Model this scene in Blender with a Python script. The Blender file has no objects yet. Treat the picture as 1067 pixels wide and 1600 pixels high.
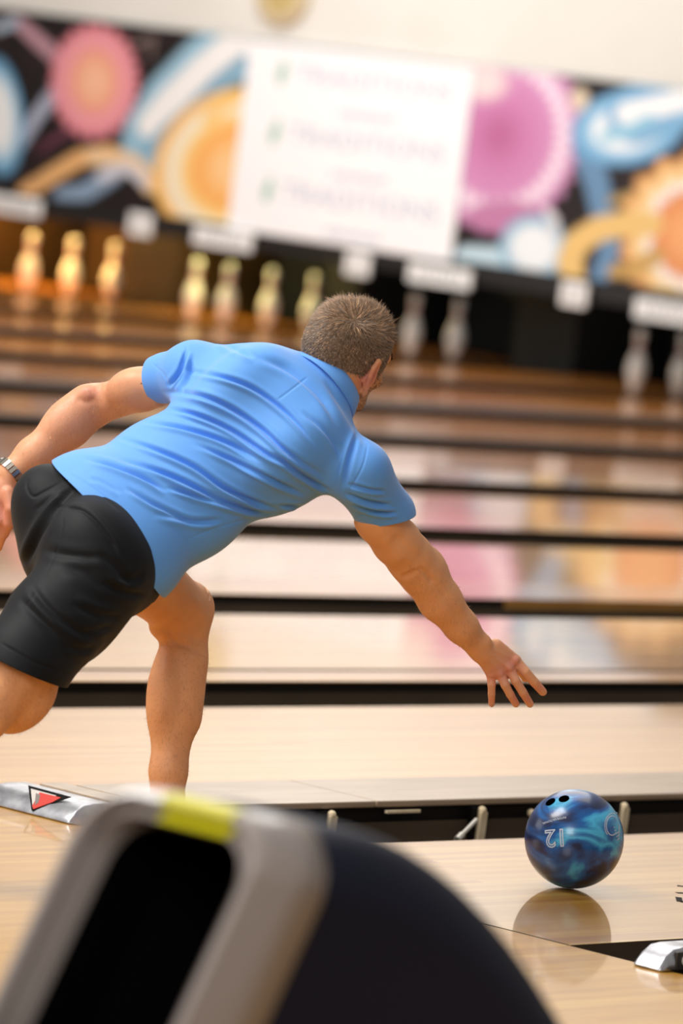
import bpy, bmesh, math, random
import numpy as np
from mathutils import Vector, Matrix
random.seed(7)
rng = np.random.default_rng(11)
SC = bpy.context.scene
COL = SC.collection

# ------------------------------------------------------------------ camera
F_PX, YAW, PITCH, ROLL = 8518.118, 0.714894428, 0.0773768211, 0.124204063
CAM = np.array([-8.64, 0.0, 1.6649])
def _basis():
    f = np.array([math.cos(YAW)*math.cos(PITCH), math.sin(YAW)*math.cos(PITCH), -math.sin(PITCH)])
    r = np.cross(f, [0, 0, 1]); r /= np.linalg.norm(r); u = np.cross(r, f)
    c, s = math.cos(ROLL), math.sin(ROLL)
    return f, c*r+s*u, -s*r+c*u
FWD, RGT, UPV = _basis()
def P(px, py, w):                 # a photo point at distance w along the view -> world point
    return CAM + w*(FWD + (px-533.5)/F_PX*RGT - (py-800)/F_PX*UPV)
def on_x(px, py, X):              # a photo point on the plane x = X
    d = FWD + (px-533.5)/F_PX*RGT - (py-800)/F_PX*UPV
    return CAM + (X-CAM[0])/d[0]*d
def on_z(px, py, z=0.0):
    d = FWD + (px-533.5)/F_PX*RGT - (py-800)/F_PX*UPV
    return CAM + (z-CAM[2])/d[2]*d
def to_px(p):
    d = np.asarray(p, float)-CAM; w = d@FWD
    return np.stack([533.5+F_PX*(d@RGT)/w, 800-F_PX*(d@UPV)/w, w], -1)

cd = bpy.data.cameras.new('camera'); cam = bpy.data.objects.new('camera', cd); COL.objects.link(cam)
cd.sensor_fit = 'VERTICAL'; cd.sensor_height = 36; cd.sensor_width = 24
cd.lens = F_PX/1600*36
cd.clip_end = 200
cd.dof.use_dof = True; cd.dof.focus_distance = 11.5; cd.dof.aperture_fstop = 3.2
M = Matrix.Identity(4)
for i in range(3):
    M[i][0], M[i][1], M[i][2], M[i][3] = RGT[i], UPV[i], -FWD[i], CAM[i]
cam.matrix_world = M
SC.camera = cam
SC.view_settings.view_transform = 'Standard'; SC.view_settings.look = 'None'
SC.view_settings.exposure = 0.0; SC.view_settings.gamma = 1.0; SC.view_settings.use_curve_mapping = False

# ------------------------------------------------------------------ light
W = bpy.data.worlds.new('hall_light'); SC.world = W; W.use_nodes = True
W.node_tree.nodes['Background'].inputs[0].default_value = (1.0, 0.96, 0.91, 1)
W.node_tree.nodes['Background'].inputs[1].default_value = 0.34
def area(name, loc, aim, sx, sy, power, col=(1, .965, .915)):
    l = bpy.data.lights.new(name, 'AREA'); l.shape = 'RECTANGLE'; l.size = sx; l.size_y = sy
    l.energy = power; l.color = col
    o = bpy.data.objects.new(name, l); COL.objects.link(o); o.location = loc
    o.rotation_euler = (Vector(aim)-Vector(loc)).to_track_quat('-Z', 'Y').to_euler()
    return o
area('ceiling_lamp_over_approach', (-3.0, 9.5, 5.2), (-0.5, 7.5, 0), 3.0, 3.0, 430)
area('ceiling_lamp_over_lanes', (5.0, 12.0, 5.6), (4.0, 11.0, 0), 5.0, 9.0, 350)
area('added_light_over_pin_end', (13.0, 20.0, 5.4), (13.5, 20.5, 0), 3.0, 9.0, 260)  # added light that warms the far lanes, its source unseen
area('mask_wash_lamp', (13.2, 23.0, 4.6), (18.0, 23.5, 1.2), 1.0, 14.0, 470, (1, .97, .95))
area('ceiling_lamp_over_seats', (-8.5, 3.0, 4.6), (-2.0, 6.5, .4), 3.0, 3.0, 250)
area('cool_fill_from_left', (-4.0, 16.0, 2.6), (0, 8, .8), 4.0, 2.2, 60, (.9, .93, 1))  # unseen cool fill light from the left; no window stands there

# ------------------------------------------------------------------ materials
def lin(c):
    c = [x/255. for x in c]
    return tuple(x/12.92 if x <= .04045 else ((x+.055)/1.055)**2.4 for x in c)
def mat(name, rgb=(128, 128, 128), rough=.5, metal=0., coat=0., coat_rough=.05, spec=.5, emit=None, sss=0., vcol=None):
    m = bpy.data.materials.new(name); m.use_nodes = True
    b = m.node_tree.nodes['Principled BSDF']
    b.inputs['Base Color'].default_value = (*lin(rgb), 1)
    b.inputs['Roughness'].default_value = rough; b.inputs['Metallic'].default_value = metal
    b.inputs['Coat Weight'].default_value = coat; b.inputs['Coat Roughness'].default_value = coat_rough
    b.inputs['Specular IOR Level'].default_value = spec
    if sss:
        b.inputs['Subsurface Weight'].default_value = sss
        b.inputs['Subsurface Radius'].default_value = (.9, .35, .2); b.inputs['Subsurface Scale'].default_value = .012
    if emit:
        b.inputs['Emission Color'].default_value = (*lin(emit[0]), 1); b.inputs['Emission Strength'].default_value = emit[1]
    if vcol:
        a = m.node_tree.nodes.new('ShaderNodeAttribute'); a.attribute_name = vcol
        m.node_tree.links.new(a.outputs['Color'], b.inputs['Base Color'])
    return m
def N(m, t, **kw):
    n = m.node_tree.nodes.new(t)
    for k, v in kw.items():
        if k in n.inputs.keys(): n.inputs[k].default_value = v
        else: setattr(n, k, v)
    return n
def LK(m, a, b): m.node_tree.links.new(a, b)
def BS(m): return m.node_tree.nodes['Principled BSDF']
def mathn(m, op, a, b=None, c=None):
    n = N(m, 'ShaderNodeMath', operation=op)
    for i, v in enumerate((a, b, c)):
        if v is None: continue
        if isinstance(v, (int, float)): n.inputs[i].default_value = v
        else: LK(m, v, n.inputs[i])
    return n.outputs[0]
def ramp(m, fac, stops):
    r = N(m, 'ShaderNodeValToRGB'); e = r.color_ramp.elements
    while len(e) < len(stops): e.new(.5)
    for i, (p, c) in enumerate(stops): e[i].position = p; e[i].color = (*lin(c), 1)
    LK(m, fac, r.inputs[0]); return r.outputs[0]
def noise_tint(m, rgb_a, rgb_b, scale=8., detail=3., stretch=(1, 1, 1), bump=0., bscale=200.):
    tc = N(m, 'ShaderNodeTexCoord'); mp = N(m, 'ShaderNodeMapping'); mp.inputs['Scale'].default_value = stretch
    LK(m, tc.outputs['Object'], mp.inputs[0])
    n = N(m, 'ShaderNodeTexNoise'); n.inputs['Scale'].default_value = scale; n.inputs['Detail'].default_value = detail
    LK(m, mp.outputs[0], n.inputs['Vector'])
    LK(m, ramp(m, n.outputs[0], [(.3, rgb_a), (.7, rgb_b)]), BS(m).inputs['Base Color'])
    if bump:
        n2 = N(m, 'ShaderNodeTexNoise'); n2.inputs['Scale'].default_value = bscale
        LK(m, tc.outputs['Object'], n2.inputs['Vector'])
        b = N(m, 'ShaderNodeBump'); b.inputs['Strength'].default_value = bump; b.inputs['Distance'].default_value = .001
        LK(m, n2.outputs[0], b.inputs['Height']); LK(m, b.outputs[0], BS(m).inputs['Normal'])
    return m
def wood(name, dark, mid, light, board=.0272, blen=1.7, rough=.32, coat=.55, coat_rough=.03, grain=.5, ior=1.5):
    """narrow lacquered boards running along x"""
    m = mat(name, mid, rough, 0, coat, coat_rough)
    BS(m).inputs['Coat IOR'].default_value = ior
    tc = N(m, 'ShaderNodeTexCoord'); sp = N(m, 'ShaderNodeSeparateXYZ'); LK(m, tc.outputs['Object'], sp.inputs[0])
    row = mathn(m, 'FLOOR', mathn(m, 'DIVIDE', sp.outputs[1], board))
    w1 = N(m, 'ShaderNodeTexWhiteNoise', noise_dimensions='1D'); LK(m, row, w1.inputs['W'])
    xo = mathn(m, 'FLOOR', mathn(m, 'ADD', mathn(m, 'DIVIDE', sp.outputs[0], blen), mathn(m, 'MULTIPLY', w1.outputs[0], 7.3)))
    cb = N(m, 'ShaderNodeCombineXYZ'); LK(m, row, cb.inputs[0]); LK(m, xo, cb.inputs[1])
    w2 = N(m, 'ShaderNodeTexWhiteNoise', noise_dimensions='2D'); LK(m, cb.outputs[0], w2.inputs['Vector'])
    mp = N(m, 'ShaderNodeMapping'); mp.inputs['Scale'].default_value = (.8, 26, 1); LK(m, tc.outputs['Object'], mp.inputs[0])
    n = N(m, 'ShaderNodeTexNoise'); n.inputs['Scale'].default_value = 7.; n.inputs['Detail'].default_value = 5.
    LK(m, mp.outputs[0], n.inputs['Vector'])
    v = mathn(m, 'ADD', mathn(m, 'MULTIPLY', w2.outputs[0], 1-grain), mathn(m, 'MULTIPLY', n.outputs[0], grain))
    LK(m, ramp(m, v, [(.15, dark), (.5, mid), (.85, light)]), BS(m).inputs['Base Color'])
    return m

# ------------------------------------------------------------------ mesh helpers
def link(name, me, parent=None, smooth=False, mats=()):
    o = bpy.data.objects.new(name, me); COL.objects.link(o)
    for mm in (mats if isinstance(mats, (list, tuple)) else [mats]): me.materials.append(mm)
    if smooth:
        me.polygons.foreach_set('use_smooth', [True]*len(me.polygons))
    if parent is not None: o.parent = parent
    return o
def tag(o, label, cat, group=None, kind=None):
    if label: o['label'] = label
    if cat: o['category'] = cat
    if group: o['group'] = group
    if kind: o['kind'] = kind
    return o
def empty(name, loc, label, cat, group=None):
    o = bpy.data.objects.new(name, None); COL.objects.link(o); o.location = loc; o.empty_display_size = .1
    o.matrix_world = Matrix.Translation(Vector(loc))
    return tag(o, label, cat, group)
class MB:
    """collects shapes (world coordinates) into one mesh"""
    def __init__(s): s.bm = bmesh.new()
    def box(s, lo, hi, bevel=0., mi=0):
        lo, hi = Vector(lo), Vector(hi)
        g = bmesh.ops.create_cube(s.bm, size=1.0, matrix=Matrix.Translation((lo+hi)/2) @ Matrix.Diagonal((*(hi-lo), 1)))
        fs = list({f for v in g['verts'] for f in v.link_faces})
        if bevel:
            es = list({e for v in g['verts'] for e in v.link_edges})
            r = bmesh.ops.bevel(s.bm, geom=es, offset=bevel, segments=3, affect='EDGES', profile=.5); fs = r['faces']+[f for f in fs if f.is_valid]
        for f in fs:
            if f.is_valid: f.material_index = mi
        return s
    def tube(s, a, b, r1, r2=None, n=16, cap=True):
        a, b = Vector(a), Vector(b); r2 = r1 if r2 is None else r2; d = (b-a)
        q = d.to_track_quat('Z', 'Y').to_matrix().to_4x4()
        bmesh.ops.create_cone(s.bm, cap_ends=cap, segments=n, radius1=r1, radius2=r2, depth=d.length, matrix=Matrix.Translation((a+b)/2) @ q)
        return s
    def ball(s, c, r, n=24, scale=(1, 1, 1)):
        bmesh.ops.create_uvsphere(s.bm, u_segments=n, v_segments=n//2, radius=r, matrix=Matrix.Translation(c) @ Matrix.Diagonal((*scale, 1)))
        return s
    def poly(s, pts, mi=0):
        f = s.bm.faces.new([s.bm.verts.new(p) for p in pts]); f.material_index = mi; return s
    def prism(s, pts, ext):       # closed polygon extruded by a vector
        ext = Vector(ext); a = [s.bm.verts.new(p) for p in pts]; b = [s.bm.verts.new(Vector(p)+ext) for p in pts]
        s.bm.faces.new(a[::-1]); s.bm.faces.new(b)
        for i in range(len(a)):
            j = (i+1) % len(a); s.bm.faces.new((a[i], a[j], b[j], b[i]))
        return s
    def rings(s, rings, cap0=True, cap1=True, closed=True, mi=0):
        vs = [[s.bm.verts.new(p) for p in r] for r in rings]; n = len(vs[0])
        for a, b in zip(vs, vs[1:]):
            for i in range(n if closed else n-1):
                j = (i+1) % n; f = s.bm.faces.new((a[i], a[j], b[j], b[i])); f.material_index = mi
        if cap0: s.bm.faces.new(vs[0][::-1]).material_index = mi
        if cap1: s.bm.faces.new(vs[-1]).material_index = mi
        return s
    def lathe(s, prof, c, n=32):
        rings = [[(c[0]+r*math.cos(2*math.pi*i/n), c[1]+r*math.sin(2*math.pi*i/n), c[2]+z) for i in range(n)] for r, z in prof]
        return s.rings(rings)
    def build(s, name, mats, parent=None, smooth=False, fixn=True):
        if fixn: bmesh.ops.recalc_face_normals(s.bm, faces=s.bm.faces)
        me = bpy.data.meshes.new(name); s.bm.to_mesh(me); s.bm.free()
        if parent is not None:
            inv = np.array(parent_world(parent).inverted())
            me.transform(Matrix(inv.tolist()))
        return link(name, me, parent, smooth, mats)
def parent_world(o):
    m = Matrix.Translation(o.location) if o.type == 'EMPTY' else o.matrix_basis.copy()
    return parent_world(o.parent) @ m if o.parent else m
def autosmooth(o, ang=40):
    me = o.data
    me.polygons.foreach_set('use_smooth', [True]*len(me.polygons))
    try: me.set_sharp_from_angle(angle=math.radians(ang))
    except Exception: pass
    return o
def npmesh(name, v, f, parent=None, mats=(), smooth=True):
    v = np.asarray(v, float)
    if parent is not None:
        inv = np.array(parent_world(parent).inverted()); v = v @ inv[:3, :3].T + inv[:3, 3]
    me = bpy.data.meshes.new(name); me.vertices.add(len(v)); me.vertices.foreach_set('co', v.astype(np.float32).ravel())
    f = np.asarray(f); k = f.shape[1]
    me.loops.add(f.size); me.loops.foreach_set('vertex_index', f.astype(np.int32).ravel())
    me.polygons.add(len(f)); me.polygons.foreach_set('loop_start', np.arange(0, f.size, k, dtype=np.int32))
    me.polygons.foreach_set('loop_total', np.full(len(f), k, dtype=np.int32))
    me.update(calc_edges=True); me.validate()
    return link(name, me, parent, smooth, mats)
def setcol(o, rgb, name='col'):   # rgb: n x 3 linear
    a = o.data.color_attributes.new(name, 'FLOAT_COLOR', 'POINT')
    c = np.ones((len(rgb), 4), np.float32); c[:, :3] = rgb; a.data.foreach_set('color', c.ravel())
def text_mesh(body, size, extrude=.0, align='CENTER'):
    cu = bpy.data.curves.new('t', 'FONT'); cu.body = body; cu.size = size; cu.align_x = align; cu.align_y = 'CENTER'; cu.extrude = extrude
    o = bpy.data.objects.new('t', cu); COL.objects.link(o)
    bpy.context.view_layer.update()
    me = bpy.data.meshes.new_from_object(o.evaluated_get(bpy.context.evaluated_depsgraph_get()))
    bpy.data.objects.remove(o); bpy.data.curves.remove(cu)
    return me
def unit(x): x = np.asarray(x, float); return x/np.linalg.norm(x)
# ================================================================== the place
LEFT = [7.80, 9.585, 11.27, 13.17, 14.86, 16.75, 18.42, 20.31, 21.98, 23.87, 25.54, 27.43, 29.10, 30.99]
LANE_W = 1.05
LEFTS = {-1: 6.12, -2: 4.23}
for i, y in enumerate(LEFT): LEFTS[i] = y
PIN_END = 19.30
M_appr = wood('approach_maple', (150, 100, 24), (178, 128, 40), (197, 153, 64), rough=.4, coat=.4, coat_rough=.05, grain=.7)
M_lane = wood('lane_maple', (158, 98, 20), (186, 132, 42), (206, 160, 72), board=.0269, blen=2.2, coat=.9, coat_rough=.035)
M_lane_mid = wood('lane_maple_plain', (186, 116, 28), (212, 148, 52), (228, 172, 84), board=.0269, blen=2.2, coat=1., coat_rough=.05, ior=1.75)
M_lane_far = wood('lane_amber', (160, 84, 6), (194, 114, 14), (214, 142, 34), board=.0269, blen=2.2, rough=.45, coat=.8, coat_rough=.07)
M_black = mat('black_gap', (9, 7, 6), .7, spec=.15)
M_gutter = noise_tint(mat('gutter_plastic', (70, 57, 44), .6, spec=.15), (64, 52, 40), (76, 63, 49), 3)
M_taupe = noise_tint(mat('capping_taupe', (150, 130, 108), .3, 0, .5, .12), (146, 124, 100), (172, 150, 126), 2.2, 4, (1, 8, 1))
M_capdark = noise_tint(mat('capping_dark', (30, 24, 19), .7, spec=.12), (11, 9, 7), (18, 14, 11), 4)
M_capamber = noise_tint(mat('capping_amber', (176, 122, 44), .4, 0, .3, .2), (160, 108, 36), (190, 136, 56), 4)
M_captop = wood('capping_top', (176, 112, 34), (198, 134, 54), (212, 154, 78), board=.3, coat=.9, coat_rough=.07)
M_capbrown = noise_tint(mat('capping_brown', (88, 60, 36), .5, 0, .1, .2), (66, 38, 14), (92, 56, 24), 4)
M_side = mat('division_side_board', (20, 14, 9), .7, spec=.15)
M_post = noise_tint(mat('pale_timber_post', (225, 205, 170), .6), (212, 190, 150), (236, 218, 186), 30)
M_steel = mat('worn_steel', (196, 196, 196), .3, 1.)
M_wall = noise_tint(mat('cream_wall', (222, 220, 213), .8), (219, 217, 209), (226, 224, 217), 1.5)

b = MB(); b.box((-14, -6, -.25), (-.006, 34, 0)); o = b.build('floor', M_appr); o['kind'] = 'structure'
b = MB(); b.box((-.006, -6, -.4), (22, 34, -.16)); o = b.build('floor_lane_bed', M_black); o['kind'] = 'structure'
b = MB(); b.box((-.0055, LEFTS[0]-LANE_W, -.02), (-.0005, LEFTS[0], .0006)); o = b.build('trim_1', M_black); o['kind'] = 'structure'

ORD = ['', 'next', 'second', 'third', 'fourth', 'fifth', 'sixth', 'seventh', 'eighth', 'ninth', 'tenth', 'eleventh', 'twelfth', 'thirteenth']
for k, y in sorted(LEFTS.items()):
    lane = MB(); lane.box((0, y-LANE_W, -.06), (PIN_END, y, 0)); 
    root = empty('bowling_lane', (0, y-LANE_W/2, 0),
        'pale glossy maple bowling lane that the blue ball rolls on' if k == 0 else
        ('glossy wooden lane just right of the ball lane, beyond the dark gap' if k == -1 else
         'wooden lane on the right side of the grey ball return' if k == -2 else
         'glossy wooden bowling lane, %s beyond the ball lane' % ORD[k]), 'bowling lane', 'bowling lanes side by side')
    o = lane.build('lane_bed', M_lane if k < 1 else (M_lane_mid if k < 4 else M_lane_far), root)
    if k == 0:
        # small dark marking printed on the boards at the picture's right edge
        for (a, c) in (((1058, 1384), (1075, 1386)), ((1057, 1395), (1078, 1396)), ((1060, 1402), (1062, 1409)), ((1062, 1409), (1080, 1410))):
            p, q = on_z(*a), on_z(*c); d = q-p; d /= np.linalg.norm(d); n = np.array([-d[1], d[0], 0])*.007
            pm = MB(); pm.prism([tuple(p-n), tuple(q-n), tuple(q+n), tuple(p+n)], (0, 0, .0006))
            pm.build('lane_marking', M_black, root)

def division(yn, yf, label, cap, widths=.235, cap_z=.05, posts=False, a_top=True):
    """everything between the left edge yn of one lane and the right edge yf of the next: gutter, capping, gutter"""
    root = empty('lane_divider', (0, (yn+yf)/2, 0), label, 'lane divider', 'dark dividers between the lanes')
    g = widths
    def trough(y0, y1):
        n = 14; pts = []
        for i in range(n+1):
            t = math.pi*i/n; c, s = math.cos(t), math.sin(t)
            pts.append(((y0+y1)/2 - (y1-y0)/2*math.copysign(abs(c)**.55, c), -.085*abs(s)**.7-.0005))
        m = MB(); m.rings([[(x, y, z) for y, z in pts]+[(x, pts[-1][0]-.0005, -.10), (x, pts[0][0]+.0005, -.10)] for x in (0.002, PIN_END-.4)])
        return autosmooth(m.build('gutter', M_gutter, root))
    trough(yn+.001, yn+g); trough(yf-g, yf-.001)
    y0, y1 = yn+g, yf-g
    tk = .016 if posts else .003
    for (xa, xb, mt) in cap:
        m = MB(); m.box((xa, y0+(.012 if posts else .001), -.1), (xb, y1-(.012 if posts else .001), cap_z-tk)); m.build('side_board', M_side if mt is not M_capamber else M_capamber, root)
    x0 = .02
    for (xa, xb, mt) in cap:
        m = MB(); m.box((xa+.002, y0-.004, cap_z-tk), (xb-.002, y1+.004, cap_z), .004 if posts else .001); m.build('capping', (M_captop if a_top else M_capbrown) if mt in (M_capdark, M_capamber) else mt, root)
    if posts:
        for px in (517, 751, 972):
            c = on_z(px, 1311, -.045); t = (y0-.02-CAM[1])/(c[1]-CAM[1]); c = CAM+(c-CAM)*t
            X = c[0]
            m = MB(); m.box((X-.012, y0-.022, -.06), (X+.013, y0-.004, cap_z-.03), .002); m.ball((X, y0-.013, cap_z-.028), .011, 12)
            p = m.build('support_post', M_post, root); 
            m = MB(); m.box((X-.034, y0-.012, -.06), (X-.014, y0-.002, cap_z-.02)); m.build('black_plate', M_black, p)
        c = X = None
        a = P(716, 1312, 12.15); bq = P(744, 1281, 12.2)
        t = (y0-.04)/a[1]; A = on_z(714, 1312, -.03)
        A = CAM+(A-CAM)*((y0-.05)/A[1]); Bq = on_z(744, 1281, -.03); Bq = CAM+(Bq-CAM)*((y0-.03)/Bq[1])
        m = MB(); m.tube(A, Bq, .0055); m.tube(A, A+(Bq-A)*.25, .0085); m.build('brace_rod', mat('pale_metal_rod', (205, 200, 190), .35, .6), root)
        m = MB(); q = on_z(628, 1268, .01); q = CAM+(q-CAM)*((y0-.006)/q[1]); m.box((q[0]-.06, y0-.012, q[2]-.003), (q[0]+.06, y0-.004, q[2]+.004), .001); m.build('clip', M_post, root)
        q = on_z(900, 1256, .01); m = MB(); m.ball((q[0]-.3, y0-.008, .012), .010, 12); m.build('screw_head', M_post, root)
    return root
ks = sorted(LEFTS)
for a, b_ in zip(ks, ks[1:]):
    yn, yf = LEFTS[a], LEFTS[b_]-LANE_W
    if a == 0: caps = [(.14, .86, M_taupe), (.86, 17.4, M_taupe)]
    elif a == 1: caps = [(.02, 17.4, M_capdark)]
    elif a == 2:
        xs = on_z(832, 935, .05)[0]; caps = [(.02, xs, M_capdark), (xs, 17.4, M_capamber)]
    elif a == 4: caps = [(.02, 17.4, M_capdark)]
    elif a >= 6: caps = [(.02, 17.4, M_capdark)]
    else: caps = [(.02 if a != -1 else .225, 17.4, M_capdark)]
    if a == 0: lab = 'taupe topped lane divider with pale support posts, directly behind the blue ball'
    elif a == -1: lab = 'narrow dark lane divider running from the silver detector at lower right'
    elif a == -2: lab = 'lane divider that the grey ball return stands in line with'
    elif a == 2: lab = 'dark lane divider with an amber strip, behind the bowling hand'
    else: lab = 'dark lane divider along the far side of the %s lane beyond the ball lane' % ORD[a]
    division(yn, yf, lab, caps, cap_z=.05 if a == 0 else (.032 if a in (-2, -1, 1, 2) else .034), posts=(a == 0), a_top=a < 5)

# ------------------------------------------------------------------ masking unit, wall, pits
XM = 18.0
MZ0, MZ1, ZB = .53, 1.90, .66
b = MB(); b.box((XM+.36, 10, MZ1-.2), (XM+.6, 34, 6.5)); o = b.build('wall_back', M_wall); o['kind'] = 'structure'
b = MB(); b.box((XM+.02, 10, MZ1+.005), (XM+.35, 34, MZ1+.03)); o = b.build('trim_2', M_wall); o['kind'] = 'structure'
b = MB(); b.box((XM+.0, 10, MZ1+.005), (XM+.36, 34, 6.5)); 
o = b.build('wall_soffit', M_wall); o['kind'] = 'structure'
b = MB(); b.box((-14, 34.0, 0), (22, 34.2, 6.5)); o = b.build('wall_left', M_wall); o['kind'] = 'structure'
b = MB(); b.box((20.6, 10, -.4), (20.7, 34, 2.2)); o = b.build('wall_pit', mat('pit_black', (7, 7, 7), .8)); o['kind'] = 'structure'

# mural painted into the mesh colours
def blend(col, a, c): return col*(1-a[:, None])+np.array(lin(c))[None]*a[:, None]
def sst(x, e0, e1): t = np.clip((x-e0)/(e1-e0), 0, 1); return t*t*(3-2*t)
def mural_colors(Y, Z):
    """colours of the painted cells, in the mural's own plane (metres)"""
    def q(px, py): p = on_x(px, py, XM); return np.array([p[1], p[2]])
    S = 1/184.                                   # metres on the wall per photo pixel, vertical
    pts = np.stack([Y, Z], 1)
    # local metric: photo x shrinks along Y
    ex = (q(540, 200)-q(530, 200))/10; ey = (q(530, 210)-q(530, 200))/10
    A = np.linalg.inv(np.stack([ex, ey], 1))
    o0 = q(530, 200)
    def ell(cx, cy, rx, ry, rot=0):
        d = (pts-q(cx, cy)) @ A.T; r = math.radians(rot); c, s = math.cos(r), math.sin(r)
        x = d[:, 0]*c+d[:, 1]*s; y = -d[:, 0]*s+d[:, 1]*c
        return np.sqrt((x/rx)**2+(y/ry)**2)
    def seg(pl, r0, r1):
        best = np.full(len(pts), 1e9)
        for i, (a, b2) in enumerate(zip(pl, pl[1:])):
            a0 = q(*a); da = (pts-a0) @ A.T; ab = (q(*b2)-a0) @ A.T
            t = np.clip(da @ ab/(ab@ab), 0, 1); d = np.linalg.norm(da-t[:, None]*ab, axis=1)
            rr = r0+(r1-r0)*(i+t)/(len(pl)-1); best = np.minimum(best, d/rr)
        return best
    col = np.tile(np.array(lin((18, 15, 17))), (len(pts), 1))
    nz = .5+.5*np.sin(Y*9+np.sin(Z*14)*1.7)*np.sin(Z*11+np.sin(Y*5)*2)
    col = blend(col, .25*nz, (70, 40, 50))
    def cell(cx, cy, rx, ry, rot, rings, spikes=0):
        nonlocal col
        e = ell(cx, cy, rx, ry, rot)
        if spikes:
            d = (pts-q(cx, cy)) @ A.T; th = np.arctan2(d[:, 1], d[:, 0]); e = e*(1+.05*np.sin(th*spikes))
        for (r_, c, soft) in rings: col = blend(col, 1-sst(e, r_-soft, r_+soft), c)
    def line(pl, r0, r1, c, soft=.25):
        nonlocal col; col = blend(col, 1-sst(seg(pl, r0, r1), 1-soft, 1+soft), c)
    # thin tendrils
    line([(0, 45), (30, 33), (60, 60), (100, 95)], 9, 13, (190, 140, 155)); line([(0, 45), (28, 35)], 7, 8, (150, 185, 205))
    line([(95, 140), (60, 185), (38, 225)], 13, 8, (170, 180, 205)); line([(120, 200), (80, 225), (65, 240)], 7, 4, (110, 50, 75))
    line([(215, 70), (245, 60), (240, 90)], 5, 3, (120, 100, 95))
    cell(3, 182, 42, 98, -6, [(1, (90, 165, 210), .08), (.78, (175, 215, 235), .1), (.6, (238, 243, 245), .15)])
    cell(152, 128, 73, 92, 0, [(1, (232, 128, 142), .05), (.8, (248, 158, 168), .08), (.62, (240, 130, 130), .06), (.52, (250, 170, 130), .1), (.25, (255, 190, 145), .2)], 23)
    line([(385, 70), (330, 100), (270, 155), (235, 205), (225, 240)], 52, 34, (140, 190, 215), .12)
    line([(375, 75), (325, 112), (272, 160), (240, 195)], 30, 22, (240, 240, 238), .2)
    line([(385, 95), (340, 130), (300, 170), (255, 210), (225, 255)], 9, 7, (110, 165, 195), .4)
    line([(45, 300), (85, 275), (130, 248), (175, 240), (215, 262)], 13, 15, (240, 178, 100)); line([(150, 245), (215, 255), (240, 290)], 12, 14, (245, 205, 150))
    line([(100, 305), (140, 300), (180, 272)], 12, 16, (130, 160, 190), .35); line([(165, 275), (205, 262), (230, 285)], 10, 8, (205, 205, 215))
    cell(372, 262, 138, 122, -30, [(1, (250, 190, 80), .03), (.86, (244, 232, 200), .06), (.68, (255, 214, 120), .06), (.56, (255, 176, 60), .08), (.3, (255, 204, 130), .2)])
    line([(385, 150), (350, 165), (330, 190)], 10, 10, (252, 205, 110), .3)
    # right of the board
    cell(785, 212, 118, 142, 8, [(1, (212, 138, 192), .04), (.87, (242, 214, 234), .05), (.70, (214, 134, 190), .05), (.5, (206, 116, 176), .25), (.2, (190, 92, 150), .2)], 31)
    cell(760, 130, 34, 26, 0, [(1, (240, 215, 215), .5)]); cell(795, 340, 60, 26, 0, [(1, (196, 116, 168), .25)])
    line([(735, 405), (790, 412), (835, 400)], 20, 30, (190, 222, 236)); cell(838, 388, 50, 50, 0, [(1, (130, 185, 215), .08), (.72, (236, 244, 248), .2)])
    line([(858, 330), (872, 345), (868, 365)], 6, 7, (215, 215, 220))
    line([(920, 235), (938, 290), (948, 345), (958, 390), (935, 450)], 20, 13, (92, 142, 184), .2); line([(960, 315), (1010, 300), (1050, 290)], 7, 5, (170, 145, 80))
    cell(985, 200, 82, 56, -12, [(1, (96, 170, 220), .06), (.82, (130, 195, 232), .06), (.64, (240, 246, 250), .1)]); line([(1000, 180), (1060, 165), (1120, 150)], 44, 30, (110, 178, 222), .15); line([(985, 178), (1060, 160), (1120, 148)], 17, 15, (244, 248, 250), .3)
    line([(950, 215), (985, 205), (1020, 185)], 9, 7, (140, 205, 232), .4)
    cell(1085, 368, 100, 118, 0, [(1, (238, 170, 84), .06), (.85, (250, 214, 140), .06), (.68, (246, 240, 235), .05), (.56, (236, 140, 60), .06), (.35, (250, 170, 90), .2)], 17)
    line([(902, 452), (894, 410), (905, 380), (940, 358), (985, 350), (1020, 350)], 18, 19, (240, 196, 104), .2); line([(965, 425), (1000, 420), (1030, 400)], 10, 12, (205, 160, 70), .4)
    cell(910, 156, 13, 18, 0, [(1, (225, 205, 175), .3)])
    # the mural carries on past the picture's sides
    cell(-160, 150, 80, 90, 0, [(1, (120, 190, 140), .05), (.8, (220, 240, 210), .1), (.5, (90, 160, 120), .2)], 19)
    cell(1290, 300, 90, 90, 0, [(1, (120, 150, 220), .05), (.8, (230, 230, 245), .1), (.5, (120, 110, 200), .2)], 19)
    l_ = col.mean(1)[:, None]; return col*.84+l_*.16
root = empty('masking_unit', (XM, 23.5, ZB), 'long mural of glowing cells on black with a white board, above the pins', 'mural')
def grid(y0, y1, z0, z1, x, step):
    ny, nz_ = max(2, int((y1-y0)/step)), max(2, int((z1-z0)/step))
    yy, zz = np.meshgrid(np.linspace(y0, y1, ny), np.linspace(z0, z1, nz_), indexing='ij')
    v = np.stack([np.full(yy.size, x), yy.ravel(), zz.ravel()], 1)
    i = np.arange(ny*nz_).reshape(ny, nz_)
    f = np.stack([i[:-1, :-1].ravel(), i[:-1, 1:].ravel(), i[1:, 1:].ravel(), i[1:, :-1].ravel()], 1)
    return v, f
BY0, BY1 = on_x(730, 250, XM)[1], on_x(381, 200, XM)[1]
M_mur = mat('mural_print', (200, 200, 200), .45, vcol='col')
panels = [(15.5, 18.4), (18.4, BY0), (BY1, 26.2), (26.2, 29.0), (29.0, 33.9)]
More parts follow.
